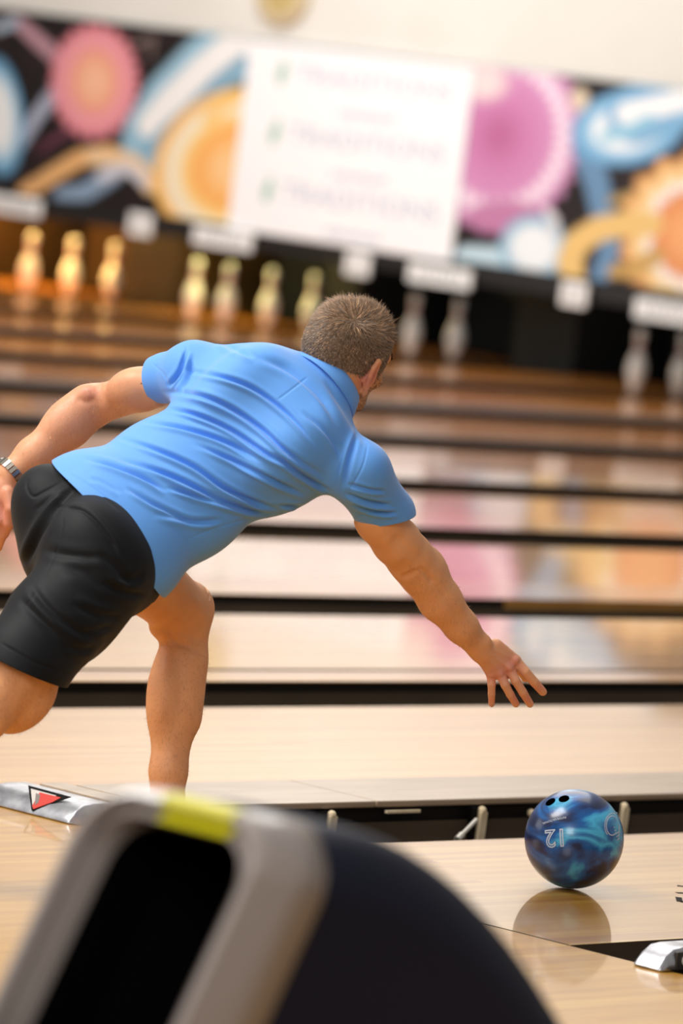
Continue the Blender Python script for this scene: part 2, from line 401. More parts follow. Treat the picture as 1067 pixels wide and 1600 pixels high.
for y0, y1 in panels:
    v, f = grid(y0+.004, y1-.004, ZB+.004, MZ1, XM-.03, .012)
    o = npmesh('mural_panel', v, f, root, M_mur, smooth=False); setcol(o, mural_colors(v[:, 1], v[:, 2]))
    m = MB(); m.box((XM-.028, y0+.004, ZB+.004), (XM-.004, y1-.004, MZ1)); m.build('panel_backing', M_black, o)
m = MB(); m.box((XM-.045, BY0, ZB-.02), (XM-.005, BY1, MZ1-.01), .006)
brd = m.build('white_board', mat('white_board', (250, 250, 252), .4), root); 
M_grey_text = mat('pale_grey_print', (192, 197, 216), .6); M_green_print = mat('pale_green_print', (170, 205, 190), .6)
def board_text(body, size, yc, zc, mt, name, stretch=1.):
    me = text_mesh(body, size)
    # text x -> -Y, text y -> +Z, facing -X
    me.transform(Matrix(((0, 0, 0, XM-.0465), (-stretch, 0, 0, yc), (0, 1, 0, zc), (0, 0, 0, 1))))
    me.transform(parent_world(brd).inverted())
    return link(name, me, brd, False, mt)
bc = (BY0+BY1)/2
for i, zc in enumerate((1.705, 1.31, .93)):
    board_text('TRADITIONS', .185, bc-.15, zc, M_grey_text, 'lettering', 1.28)
    m = MB(); yl = bc+.66
    m.prism([(XM-.047, yl, zc-.10), (XM-.047, yl+.05, zc-.02), (XM-.047, yl-.02, zc+.11), (XM-.047, yl-.06, zc+.0)], (.001, 0, 0)); m.build('leaf_mark', M_green_print, brd)
    m = MB(); 
    for j in range(9):
        yy = bc+.12-j*.055; m.box((XM-.047, yy-.04, zc-.235), (XM-.046, yy, zc-.205+.008*(j % 3)))
    m.build('small_print', M_grey_text, brd)
m = MB(); m.box((XM-.02, 15.5, MZ0), (XM+.02, 33.9, ZB)); m.build('lower_rail', mat('dark_rail', (26, 25, 26), .5), root)
m = MB(); m.box((XM+.02, 15.5, MZ0+.02), (XM+.3, 33.9, MZ1)); m.build('housing', M_black, root)
# number plates and name plates under the mural
M_plate = mat('white_plate', (250, 250, 248), .5); M_ink = mat('grey_ink', (150, 148, 150), .6)
def plate(px, py, w, h, lab, name, cat, grp):
    c = on_x(px, py, XM-.06)
    m = MB(); m.box((XM-.075, c[1]-w/2, c[2]-h/2), (XM-.052, c[1]+w/2, c[2]+h/2), .004)
    m.box((XM-.055, c[1]-w/4, c[2]), (XM-.046, c[1]+w/4, c[2]+h/2-.01))
    o = m.build(name, M_plate); tag(o, lab, cat, grp); return o, c
i = 0
for px, py, l in ((220, 351, 'under the orange cell'), (560, 413, 'under the white board'), (898, 460, 'under the yellow tendril')):
    o, c = plate(px, py, .20, .15, 'small square white lane plate hanging %s' % l, 'lane_number_plate', 'sign', 'plates under the mural')
    m = MB(); m.box((XM-.0765, c[1]-.045, c[2]-.045), (XM-.0755, c[1]-.02, c[2]+.04)); m.box((XM-.0765, c[1]+.01, c[2]-.045), (XM-.0755, c[1]+.04, c[2]+.04)); m.build('number_print', M_ink, o)
for px, py, l in ((22, 321, 'under the left blue cell'), (349, 373, 'at the lower left corner of the white board'), (688, 431, 'at the lower right corner of the white board'), (1045, 488, 'under the spiky orange cell')):
    o, c = plate(px, py, .52, .125, 'wide white name plate hanging %s' % l, 'name_plate', 'sign', 'plates under the mural')
    m = MB()
    for j in range(7): m.box((XM-.0765, c[1]-.2+j*.06, c[2]-.025), (XM-.0755, c[1]-.165+j*.06, c[2]+.02+.01*(j % 2)))
    m.build('name_print', M_ink, o)
# round wall fixture at the top edge
c = on_x(446, -16, XM)
root = empty('wall_speaker', tuple(c), 'round beige speaker on the cream wall at the top edge', 'speaker')
R_ = .245
def disc_x(m, prof, cx, cy, cz, n=40): m.rings([[(cx-h, cy+r*math.cos(2*math.pi*i/n), cz+r*math.sin(2*math.pi*i/n)) for i in range(n)] for r, h in prof])
m = MB(); disc_x(m, [(R_, 0), (R_, .03), (R_*.93, .05), (R_*.72, .055), (R_*.7, .03)], XM, c[1], c[2]); autosmooth(m.build('rim', mat('beige_enamel', (206, 190, 158), .5), root))
m = MB(); disc_x(m, [(R_*.7, .01), (R_*.69, .035), (R_*.3, .05), (.01, .055)], XM, c[1], c[2]); autosmooth(m.build('grille', mat('gold_grille', (196, 176, 120), .5), root))

# pits and kickbacks
M_kick = mat('kickback_black', (14, 13, 13), .6); M_kgold = noise_tint(mat('kickback_brown', (50, 34, 16), .4, 0, .3, .2), (42, 28, 12), (60, 42, 20), 3)
for a, b_ in zip(ks, ks[1:]):
    if a < 5: continue
    yn, yf = LEFTS[a], LEFTS[b_]-LANE_W
    m = MB(); m.box((18.95, yn+.17, -.12), (20.5, yf-.17, .62), .01)
    o = m.build('kickback_wall', M_kgold if a >= 10 else M_kick)  # brown for the last partitions, black for the others
    tag(o, 'dark partition beside the pin deck at the end of the %s lane' % ORD[a], 'partition', 'pin deck partitions')
for a in ks:
    if a < 7: continue
    y = LEFTS[a]
    m = MB(); m.box((19.9, y-LANE_W-.1, 0.0), (19.93, y+.1, .75)); o = m.build('pit_curtain', mat('pit_curtain', (12, 11, 12), .7) if a < 11 else mat('glow_tinted_curtain', (66, 42, 14), .6))  # curtains of the warm pits carry the lamp glow in their brown
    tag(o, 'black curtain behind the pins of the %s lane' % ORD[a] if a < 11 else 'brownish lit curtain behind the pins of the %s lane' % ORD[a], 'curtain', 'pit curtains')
def pit_lamp(k, power, col):
    l = bpy.data.lights.new('pit_lamp', 'AREA'); l.shape = 'RECTANGLE'; l.size = .3; l.size_y = .9; l.energy = power; l.color = col
    o = bpy.data.objects.new('pit_lamp', l); COL.objects.link(o); o.location = (18.42, LEFTS[k]-.52, .9)
    o.rotation_euler = (Vector((18.75, LEFTS[k]-.52, .1))-o.location).to_track_quat('-Z', 'Y').to_euler()
pit_lamp(11, 120, (1, .60, .17)); pit_lamp(10, 42, (1, .86, .30)); pit_lamp(9, .5, (.9, .95, .9)); pit_lamp(8, 2.5, (1, .95, .9)); pit_lamp(7, 2.5, (1, .95, .9)); pit_lamp(12, 60, (1, .60, .17))

# ------------------------------------------------------------------ pins
PROF = [(.0254, 0), (.0287, .003), (.0355, .019), (.0453, .057), (.0575, .086), (.0605, .1143), (.0565, .149), (.0475, .184), (.0355, .214), (.0262, .238), (.0233, .254), (.0240, .276), (.0290, .314), (.0323, .343), (.0310, .358), (.0250, .371), (.0140, .379), (.002, .381)]
def smoothprof(p, n=4):
    out = []
    for i in range(len(p)-1):
        p0, p1, p2, p3 = p[max(i-1, 0)], p[i], p[i+1], p[min(i+2, len(p)-1)]
        for j in range(n):
            t = j/n; out.append(tuple(.5*((2*b)+(-a+c_)*t+(2*a-5*b+4*c_-d)*t*t+(-a+3*b-3*c_+d)*t**3) for a, b, c_, d in zip(p0, p1, p2, p3)))
    return out+[p[-1]]
M_pin = mat('pin_white', (240, 238, 232), .25, 0, .5); M_red = mat('pin_red', (190, 40, 45), .3, 0, .5)
def make_pin():
    m = MB(); m.lathe(smoothprof(PROF), (0, 0, 0), 28); o = m.build('bowling_pin', M_pin, None, True)
    for z0 in (.246, .268):
        def rr(z):
            for (a, za), (c_, zc) in zip(PROF, PROF[1:]):
                if za <= z <= zc: return a+(c_-a)*(z-za)/(zc-za)
        m = MB(); m.lathe([(rr(z0)-.002, z0), (rr(z0)+.0009, z0), (rr(z0+.012)+.0009, z0+.012), (rr(z0+.012)-.002, z0+.012)], (0, 0, 0), 28)
        m.build('red_stripe', M_red, o, True)
    return o
proto = None
PINS = {8: ((3, 'nearer the frame centre'), (6, 'at the right edge')), 9: ((3, 'just right of the head'), (6, 'dimmer and further right')),
        10: ((2, 'leftmost of that yellowish set'), (3, 'brightest of that yellowish set'), (6, 'right of the brightest'), (10, 'rightmost of that yellowish set')),
        11: ((3, 'leftmost of the golden three'), (6, 'middle of the golden three'), (10, 'rightmost of the golden three'))}
num = {1: (0, 0), 2: (1, 0), 3: (1, 1), 4: (2, 0), 5: (2, 1), 6: (2, 2), 7: (3, 0), 8: (3, 1), 9: (3, 2), 10: (3, 3)}
SETN = {8: 'white pin with red neck stripes under the right of the mural', 9: 'white pin in the dark below the white board', 10: 'yellow lit pin under the left corner of the white board', 11: 'golden lit pin under the orange tendril'}
for k, lst in PINS.items():
    for n_, lab in lst:
        r_, j = num[n_]; x = 18.29+r_*.264; y = LEFTS[k]-LANE_W/2+(r_/2-j)*.3048
        if proto is None: proto = o = make_pin()
        else:
            o = proto.copy(); COL.objects.link(o)
            for ch in list(proto.children): c_ = ch.copy(); COL.objects.link(c_); c_.parent = o
        o.location = (x, y, 0)
        tag(o, SETN[k]+', '+lab, 'bowling pin', 'bowling pins standing at the lane ends')
# ================================================================== the blue ball
bc_ = np.array([on_z(897, 1390)[0], 7.266, .1085]); BR = .108
M_ball = mat('blue_pearl_resin', (20, 90, 150), .3, 0, .45, .14)
_t = N(M_ball, 'ShaderNodeTexCoord'); _n = N(M_ball, 'ShaderNodeTexNoise'); _n.inputs['Scale'].default_value = 6.5; _n.inputs['Detail'].default_value = 4.; _n.inputs['Distortion'].default_value = 1.1
_mp = N(M_ball, 'ShaderNodeMapping'); _mp.inputs['Location'].default_value = (.31, .12, .4); _mp.inputs['Scale'].default_value = (1, 1, 1.5); LK(M_ball, _t.outputs['Object'], _mp.inputs[0]); LK(M_ball, _mp.outputs[0], _n.inputs['Vector'])
LK(M_ball, ramp(M_ball, _n.outputs[0], [(.28, (2, 8, 20)), (.38, (6, 34, 84)), (.48, (14, 92, 164)), (.57, (70, 178, 220)), (.66, (18, 84, 156)), (.78, (6, 26, 54))]), BS(M_ball).inputs['Base Color'])
ball = empty('bowling_ball', tuple(bc_), 'swirled blue bowling ball numbered 12 rolling on the lane', 'bowling ball')
m = MB(); bmesh.ops.create_icosphere(m.bm, subdivisions=6, radius=BR, matrix=Matrix.Translation(bc_))
sphere = m.build('ball_shell', M_ball, ball, True)
def on_ball(px, py):
    d = FWD+(px-533.5)/F_PX*RGT-(py-800)/F_PX*UPV; d = d/np.linalg.norm(d); oc = CAM-bc_
    b_ = oc@d; disc = b_*b_-(oc@oc-BR*BR); return CAM+d*(-b_-math.sqrt(max(disc, 0)))
# finger holes: flat black discs on the shell, the inner shade given as colour
co = np.array([v.co for v in sphere.data.vertices])+bc_
M_hole = mat('finger_hole_disc', (2, 2, 2), .9, spec=0)
for px, py in ((860, 1253), (881, 1248)):
    hc = on_ball(px, py); nrm = (hc-bc_)/BR
    m = MB(); m.tube(hc-nrm*.004, hc+nrm*.0006, .0118, n=28); m.build('finger_hole_disc', M_hole, ball, True)
M_engr = mat('silver_print', (190, 200, 218), .5)
def ball_text(body, size, px, py, rot, name, outline=False, squash=1.):
    me = text_mesh(body, size)
    c = on_ball(px, py); n = (c-bc_)/BR; r = RGT-n*(RGT@n); r /= np.linalg.norm(r); u = np.cross(n, r)
    a = math.radians(rot); r2 = r*math.cos(a)+u*math.sin(a); u2 = -r*math.sin(a)+u*math.cos(a)
    if outline:
        bm = bmesh.new(); bm.from_mesh(me); bmesh.ops.remove_doubles(bm, verts=bm.verts, dist=1e-5)
        bm2 = bmesh.new()
        for e in bm.edges:
            if len(e.link_faces) == 1:
                p, q = e.verts[0].co, e.verts[1].co; dd = (q-p); 
                if dd.length < 1e-6: continue
                t = Vector((-dd.y, dd.x, 0)).normalized()*outline; dd = dd.normalized()*outline
                ns_ = max(1, int((q-p).length/.002))
                for i_ in range(ns_):
                    a_, b2_ = p.lerp(q, i_/ns_), p.lerp(q, (i_+1)/ns_); e0 = dd if i_ == 0 else dd*0; e1 = dd if i_ == ns_-1 else dd*0
                    bm2.faces.new([bm2.verts.new(x) for x in (a_-t-e0, b2_-t+e1, b2_+t+e1, a_+t-e0)])
        bm2.to_mesh(me); bm.free(); bm2.free()
    v = np.array([x.co for x in me.vertices])
    w = c+v[:, :1]*r2*squash+v[:, 1:2]*u2; w = bc_+(w-bc_)/np.linalg.norm(w-bc_, axis=1)[:, None]*(BR+.0004)-bc_
    for i, x in enumerate(me.vertices): x.co = w[i]
    return link(name, me, ball, False, M_engr)
ball_text('12', .054, 868, 1308, 183, 'number', outline=.0014)
ball_text('INTERNATIONAL', .0075, 865, 1281, 184, 'small_lettering')
# round swirl emblem towards the right side
m = MB(); c0 = on_ball(962, 1290)
def ball_line(pts, w, mm):
    w = w*1.4
    P3 = [on_ball(*p) for p in pts]
    for a, b_ in zip(P3, P3[1:]):
        n = (a-bc_)/BR; d = b_-a; t = np.cross(n, d); t = t/max(np.linalg.norm(t), 1e-9)*w; o_ = n*.0005
        mm.poly([tuple(a-t+o_), tuple(b_-t+o_), tuple(b_+t+o_), tuple(a+t+o_)])
ball_line([(956+9*math.cos(t), 1290+15*math.sin(t)) for t in np.linspace(.8, 5.6, 24)], .0009, m)
ball_line([(957+12.5*math.cos(t), 1290+19*math.sin(t)) for t in np.linspace(2.3, 5.0, 20)], .0007, m)
ball_line([(957, 1272), (964, 1270), (967, 1278), (962, 1282)], .0009, m)
for k in range(5): ball_line([(959+k*1.2, 1293+k*5), (968-k*.3, 1289+k*5), (966, 1296+k*4)], .0008, m)
m.build('emblem', M_engr, ball)

# ================================================================== foul detectors
M_chrome = noise_tint(mat('worn_chrome', (190, 190, 194), .32, 1.), (150, 150, 156), (205, 205, 210), 26)
def detector(yc, wid, hgt, dep, x0, label, rd):
    root = empty('foul_detector', (x0, yc, 0), label, 'foul line detector', None)
    y0, y1 = yc-wid/2, yc+wid/2
    # sloping nose towards the bowler, rounded ends
    prof = [(0, .0), (.006, .011), (.022, hgt*.62), (.045, hgt*.92), (.075, hgt), (dep, hgt), (dep, 0)]
    rings = []
    for s_ in np.linspace(0, 1, 15):
        e = min(s_, 1-s_)*wid; k_ = 1 if e > rd else math.sqrt(max(0., 1-(1-e/rd)**2))
        ins = (1-k_)*rd
        rings.append([(x0+ins+(x-0)*(1 if x < dep else 1), y0+s_*wid, .001+z*(.55+.45*k_)) for x, z in prof])
    m = MB(); m.rings(rings)
    bd = m.build('housing', M_chrome, root); bv_ = bd.modifiers.new('b', 'BEVEL'); bv_.width = .004; bv_.segments = 3; autosmooth(bd, 50)
    return root, y0, y1
# left one, with the triangular window
LY = on_z(145, 1290)[1]; 
dt, y0, y1 = detector(LY+.155, .31, .044, .13, -.075, 'silver foul line detector with a red triangle window, at the left edge', .022)
nz = unit0 = np.array([-.82, 0, .57])
def on_nose(px, py, off=.0):
    # the sloping face: plane through (x0+.006, z .011) and (x0+.045, z hgt*.92)
    a = np.array([-.075+.0085, 0, .012]); b_ = np.array([-.075+.045, 0, .0415]); t = (b_-a)/np.linalg.norm(b_-a); n = np.array([-t[2], 0, t[0]])
    d = FWD+(px-533.5)/F_PX*RGT-(py-800)/F_PX*UPV; s_ = ((a+n*off-CAM)@n)/(d@n); return CAM+s_*d, n
def patch(pts, off, name, mt, par, th=.0015):
    P3 = []; 
    for p in pts: q, n = on_nose(*p, off); P3.append(tuple(q))
    m = MB(); m.prism(P3, tuple(-n*th)); return m.build(name, mt, par)
patch([(44, 1227), (111, 1245), (49, 1266)], .0045, 'triangle_window', M_black, dt)
patch([(48, 1232), (88, 1243), (51, 1262)], .0052, 'window_print', mat('window_pale', (196, 190, 184), .5), dt)
patch([(62, 1238), (95, 1246), (82, 1253), (52, 1264), (50, 1259)], .0056, 'red_emblem', mat('emblem_red', (196, 52, 40), .5), dt)
patch([(56, 1239), (63, 1242), (60, 1254), (54, 1258)], .0060, 'emblem_swirl', mat('emblem_grey', (120, 112, 108), .5), dt)
# taupe cover behind it, up to the capping joint
yn, yf = LEFTS[0], LEFTS[1]-LANE_W
m = MB(); m.box((.058, yn+.225, .0), (.138, yf-.2, .049), .004); cv0 = m.build('rear_cover', M_taupe, dt)
# right one, chrome nose with a dark sensor panel on its side
YR = on_z(985, 1508)[1]
dr, y0, y1 = detector(YR-.038, .076, .046, .26, -.045, 'silver foul line detector with a round white sensor, at the right edge', .008)
m = MB(); m.box((.0, y0-.003, .006), (.21, y0+.006, .040), .002); pn = m.build('sensor_panel', mat('sensor_dark', (52, 48, 44), .4), dr)
m = MB(); m.tube((.028, y0-.006, .023), (.028, y0-.002, .023), .012, n=24); m.build('sensor_lens', mat('sensor_white', (235, 235, 232), .4), dr)
m = MB(); m.tube((.07, y0-.006, .030), (.07, y0-.002, .030), .006, n=16); m.build('screw', M_black, dr)

# ================================================================== ball return hood in the foreground
M_hood = mat('grey_hood_plastic', (158, 148, 144), .34, 0, .6, .15)
M_navy = mat('navy_hood_shell', (5, 10, 36), .6, 0, .0, .3, spec=.25)
M_inner = mat('hood_inside_black', (3, 3, 4), .9, spec=.05)
HX, HY, HZ = -3.66, 4.525, .755
hood = empty('ball_return', (HX+.1, HY, 0), 'grey and navy ball return hood with a black mouth, blurred in the foreground', 'ball return')
LEAN = math.radians(27)
def rr_ring(w, h, r, n=10, p=1.0):      # rounded rectangle, y from -w/2..w/2, z from 0..h (bottom corners sharp)
    pts = [(w/2, 0), (w/2, h*.5)]
    pts += [(w/2-r+r*math.cos(t), h-r+r*math.sin(t)) for t in np.linspace(0, math.pi/2, n)]
    pts += [(-w/2+r+r*math.cos(t), h-r+r*math.sin(t)) for t in np.linspace(math.pi/2, math.pi, n)]
    pts += [(-w/2, h*.5), (-w/2, 0)]
    return pts
def station(x, w, h, r, lean, zb=.0, yo=0.):   # section plane leaning back by 'lean', top at height h
    return [(x-(h-z)*math.tan(lean)*1.0 if z > 0 else x-h*math.tan(lean), HY+yo+y, z+zb) for y, z in rr_ring(w, h, r)]
FW, FH, FR = .315, .762, .075
# grey front: outer skin runs from the mouth rim back to the navy shell
st = [station(HX+.018, FW-.05, FH-.022, FR-.02, LEAN), station(HX+.0, FW-.026, FH-.010, FR-.01, LEAN), station(HX+.006, FW-.006, FH-.002, FR, LEAN), station(HX+.03, FW, FH, FR, LEAN), station(HX+.08, FW+.012, FH-.004, FR+.01, LEAN), station(HX+.135, FW+.022, FH-.014, FR+.02, LEAN*.98)]
m = MB(); m.rings(st, False, False, closed=False); hf_ = autosmooth(m.build('front_shell', M_hood, hood), 60); hf_.modifiers.new('t', 'SOLIDIFY').thickness = .006
# face between the outer edge and the mouth
OW, OT, OR_ = .258, .032, .06
mo = [(x, y, z) for x, y, z in station(HX+.018, FW-.05, FH-.022, FR-.02, LEAN)]
def mouth(x, shrink=0., yo=-.004): return [(p[0], p[1]+yo, p[2]) for p in station(x-(OT)*math.tan(LEAN), OW-shrink, FH-OT-shrink*.5, OR_, LEAN)]
m = MB(); m.rings([mo, mouth(HX+.014), mouth(HX+.03, .012), mouth(HX+.05, .02)], False, False, closed=False)
fc = autosmooth(m.build('mouth_rim', M_hood, hood), 50)
m = MB(); m.rings([mouth(HX+.05, .02), mouth(HX+.16, .03), mouth(HX+.24, .10)], False, True, closed=False, mi=0)
m.build('mouth_lining', M_inner, hood)
# navy shell: long rounded hump falling away towards the lanes
st = []
for t in np.linspace(0, 1, 16):
    x = HX+.13+t*.80; h = (FH-.016)-.53*t**2.0; 
    st.append(station(x, (FW+.016)*(1-.10*t*t), h, min(.085+.06*t, h*.45), LEAN*(1-t*.9)))
m = MB(); m.rings(st, False, True, closed=False); ns = autosmooth(m.build('rear_shell', M_navy, hood), 60)
# yellow tape over the top edge of the mouth
m = MB(); ty0, ty1 = HY+.035, HY-.085
def strip(st_list, ya, yb):
    out = []
    for s_ in st_list:
        top = max(p[2] for p in s_); xt = [p[0] for p in s_ if abs(p[2]-top) < 1e-6][0]; out.append((xt, top))
    return out
tops = strip([mouth(HX+.014), station(HX+.018, FW-.05, FH-.022, FR-.02, LEAN), station(HX+.0, FW-.026, FH-.010, FR-.01, LEAN), station(HX+.006, FW-.006, FH-.002, FR, LEAN), station(HX+.03, FW, FH, FR, LEAN)], 0, 0)
nrm_ = np.array([-math.cos(LEAN), 0, math.sin(LEAN)])*.002
m.rings([[(x+nrm_[0], y, z+nrm_[2]+.001) for x, z in tops[:]] for y in (ty0, ty1)], False, False, closed=False)
tp = m.build('yellow_tape', mat('yellow_tape', (222, 214, 20), .45), hood); tp.modifiers.new('t', 'SOLIDIFY').thickness = .0015
# rack tray that runs back from the mouth, mostly left of the picture
m = MB(); m.box((HX-1.15, HY-.19, .42), (HX-.32, HY+.19, .455), .015); m.build('rack_tray', M_hood, hood)
for lo_, hi_ in (((HX-.36, HY-.15, .0), (HX-.30, HY+.15, .42)), ((HX-1.0, HY-.10, .0), (HX-.8, HY+.10, .42))): m = MB(); m.box(lo_, hi_, .02); m.build('rack_pedestal', M_navy, hood)
for s_ in (-1, 1): m = MB(); m.tube((HX-1.12, HY+s_*.175, .475), (HX-.33, HY+s_*.175, .475), .014); m.build('side_rail', M_steel, hood)
m = MB(); m.ball((HX-.49, HY+.03, .456+.108), .108, 40); tag(m.build('resting_ball', mat('black_ball', (10, 10, 12), .15, 0, .8), None, True), 'black bowling ball on the return rack, cut by the left edge', 'bowling ball')
# ================================================================== implicit surfaces -> meshes
class RC:     # round cone between two points
    def __init__(s, a, b, r1, r2, k=.02):
        s.a, s.b, s.r1, s.r2, s.k = np.array(a, float), np.array(b, float), r1, r2, k
        s.c = (s.a+s.b)/2; s.R = np.linalg.norm(s.b-s.a)/2+max(r1, r2)
    def d(s, p):
        ba = s.b-s.a; L = np.linalg.norm(ba)
        pa = p-s.a; t = np.clip(pa@ba/(L*L), 0, 1)
        return np.linalg.norm(pa-t[:, None]*ba, axis=1)-(s.r1+(s.r2-s.r1)*(t*t*(3-2*t)*.35+t*.65))
class EL:     # ellipsoid; M rows = unit axes
    def __init__(s, c, M_, r, k=.03):
        M_ = np.array(M_, float); M_[0] /= np.linalg.norm(M_[0]); M_[1] -= M_[0]*(M_[1]@M_[0]); M_[1] /= np.linalg.norm(M_[1]); M_[2] = np.cross(M_[0], M_[1])
        s.c, s.M, s.r, s.k = np.array(c, float), M_, np.array(r, float), k; s.R = max(r)
    def d(s, p):
        q = (p-s.c) @ s.M.T; k0 = np.linalg.norm(q/s.r, axis=1); k1 = np.linalg.norm(q/(s.r**2), axis=1)
        return k0*(k0-1)/np.maximum(k1, 1e-6)
def smin(a, b, k):
    if k <= 0: return np.minimum(a, b)
    h = np.maximum(k-np.abs(a-b), 0)/k
    return np.minimum(a, b)-h*h*h*k/6
def field(prims, p, near=None):
    d = np.full(len(p), 1.0)
    for q in prims:
        if near is not None and np.linalg.norm(q.c-near[0])-q.R > near[1]+q.k+.02: continue
        if getattr(q, 'sub', False): d = -smin(-d, q.d(p), q.k)
        else: d = smin(d, q.d(p), q.k)
    return d
def polygonise(prims, h, extra=None, B_=16):
    lo = np.min([q.c-q.R for q in prims if not getattr(q, 'sub', False)], 0)-4*h; hi = np.max([q.c+q.R for q in prims if not getattr(q, 'sub', False)], 0)+4*h
    nb = np.ceil((hi-lo)/(h*B_)).astype(int)+1
    I = np.stack(np.meshgrid(*[np.arange(n) for n in nb], indexing='ij'), -1).reshape(-1, 3)
    cen = lo+(I+.5)*h*B_; rad = h*B_*math.sqrt(3)/2
    d = field(prims, cen)
    act = I[np.abs(d) < rad*1.9+.01]
    n1 = B_+1
    g = np.stack(np.meshgrid(*[np.arange(n1+0)]*3, indexing='ij'), -1).reshape(-1, 3)
    big = (nb*B_+4).astype(np.int64)
    key = lambda ijk: (ijk[..., 0]*big[1]+ijk[..., 1])*big[2]+ijk[..., 2]
    VK, VP, Q = [], [], []
    corners = [(a, b, c) for a in (0, 1) for b in (0, 1) for c in (0, 1)]
    edges = [(i, j) for i in range(8) for j in range(i+1, 8) if sum(abs(np.array(corners[i])-corners[j])) == 1]
    for bl in act:
        base = bl*B_; c0 = lo+(base+B_/2)*h
        p = lo+(g+base)*h
        dv = field(prims, p, (c0, rad))
        if extra is not None: dv = extra(p, dv)
        D = dv.reshape(n1, n1, n1); S = D < 0
        if S.all() or not S.any(): continue
        cs = [D[a:a+B_, b:b+B_, c:c+B_] for a, b, c in corners]
        ssum = sum((x < 0).astype(np.int8) for x in cs); m = (ssum > 0) & (ssum < 8)
        idx = np.argwhere(m); cv = np.stack([x[m] for x in cs], 1)
        acc = np.zeros((len(idx), 3)); cnt = np.zeros(len(idx))
        for i, j in edges:
            a, b = cv[:, i], cv[:, j]; cr = (a < 0) != (b < 0)
            t = np.where(cr, a/np.where(cr, a-b, 1), 0)
            pos = np.array(corners[i])[None]+t[:, None]*(np.array(corners[j])-np.array(corners[i]))[None]
            acc += pos*cr[:, None]; cnt += cr
        VK.append(key((idx+base).astype(np.int64))); VP.append(lo+(idx+base+acc/cnt[:, None])*h)
        for ax in range(3):
            sl0 = [slice(0, B_)]*3; sl1 = [slice(0, B_)]*3; sl1[ax] = slice(1, B_+1)
            a, b = S[tuple(sl0)], S[tuple(sl1)]; cr = np.argwhere(a != b)
            if not len(cr): continue
            flip = a[tuple(cr.T)]
            u, v = [(1, 2), (2, 0), (0, 1)][ax]; e = (cr+base).astype(np.int64)
            eu = np.zeros(3, int); eu[u] = 1; ev = np.zeros(3, int); ev[v] = 1
            q4 = np.stack([key(e-eu-ev), key(e-ev), key(e), key(e-eu)], 1)
            q4[~flip] = q4[~flip][:, ::-1]; Q.append(q4)
    VK = np.concatenate(VK); VP = np.concatenate(VP); Q = np.concatenate(Q)
    o = np.argsort(VK); VK = VK[o]; VP = VP[o]
    f = np.clip(np.searchsorted(VK, Q), 0, len(VK)-1); ok = (VK[f] == Q).all(1)
    return VP, f[ok]
def normals(v, f):
    a = v[f[:, 2]]-v[f[:, 0]]; b = v[f[:, -1]]-v[f[:, 1]]; fn = np.cross(a, b); n = np.zeros_like(v)
    for i in range(f.shape[1]): np.add.at(n, f[:, i], fn)
    return n/np.maximum(np.linalg.norm(n, axis=1, keepdims=True), 1e-12)
def relax(v, f, it=2, lam=.5):
    for _ in range(it):
        s = np.zeros_like(v); c = np.zeros(len(v))
        k = f.shape[1]
        for i in range(k):
            j = (i+1) % k
            np.add.at(s, f[:, i], v[f[:, j]]); np.add.at(c, f[:, i], 1); np.add.at(s, f[:, j], v[f[:, i]]); np.add.at(c, f[:, j], 1)
        v = v+lam*(s/np.maximum(c, 1)[:, None]-v)
    return v
def clip(v, f, g):      # keep g < 0; returns triangles
    t = np.concatenate([f[:, [0, 1, 2]], f[:, [0, 2, 3]]]) if f.shape[1] == 4 else f
    s = g[t] < 0; n = s.sum(1); out = [t[n == 3]]
    newv = []; cache = {}
    nv = len(v)
    def mid(a, b):
        k = (a, b) if a < b else (b, a)
        if k not in cache:
            x = g[k[0]]/(g[k[0]]-g[k[1]]); cache[k] = nv+len(newv); newv.append(v[k[0]]+x*(v[k[1]]-v[k[0]]))
        return cache[k]
    ex = []
    for tri, sg in zip(t[(n == 1) | (n == 2)], s[(n == 1) | (n == 2)]):
        if sg.sum() == 1:
            i = int(np.argmax(sg)); a, b, c = tri[i], tri[(i+1) % 3], tri[(i+2) % 3]
            ex.append((a, mid(a, b), mid(a, c)))
        else:
            i = int(np.argmin(sg)); a, b, c = tri[i], tri[(i+1) % 3], tri[(i+2) % 3]
            ab, ac = mid(a, b), mid(a, c); ex.append((ab, b, c)); ex.append((ab, c, ac))
    if ex: out.append(np.array(ex))
    f2 = np.concatenate(out); v2 = np.concatenate([v, np.array(newv)]) if newv else v
    used = np.unique(f2); mp = np.full(len(v2), -1); mp[used] = np.arange(len(used))
    return v2[used], mp[f2]
def polydist(p2, pl):   # signed distance to a 2-D polyline, and how far along it (0..1)
    best = np.full(len(p2), 1e9); sg = np.zeros(len(p2)); tt = np.zeros(len(p2)); pl = np.array(pl, float); n = len(pl)-1
    for i in range(n):
        a, ab = pl[i], pl[i+1]-pl[i]; da = p2-a; t = np.clip(da@ab/(ab@ab), 0, 1); e = da-t[:, None]*ab
        d = np.linalg.norm(e, axis=1); m = d < best; best[m] = d[m]; sg[m] = np.sign(ab[0]*da[m, 1]-ab[1]*da[m, 0]); tt[m] = (i+t[m])/n
    return best*sg, tt
def catmull(pl, n=6):
    pl = [np.array(x, float) for x in pl]
    if len(pl) < 3: return pl
    out = []
    for i in range(len(pl)-1):
        a, b, c, d = pl[max(i-1, 0)], pl[i], pl[i+1], pl[min(i+2, len(pl)-1)]
        for j in range(n):
            t = j/n; out.append(.5*((2*b)+(-a+c)*t+(2*a-5*b+4*c-d)*t*t+(-a+3*b-3*c+d)*t**3))
    return out+[pl[-1]]
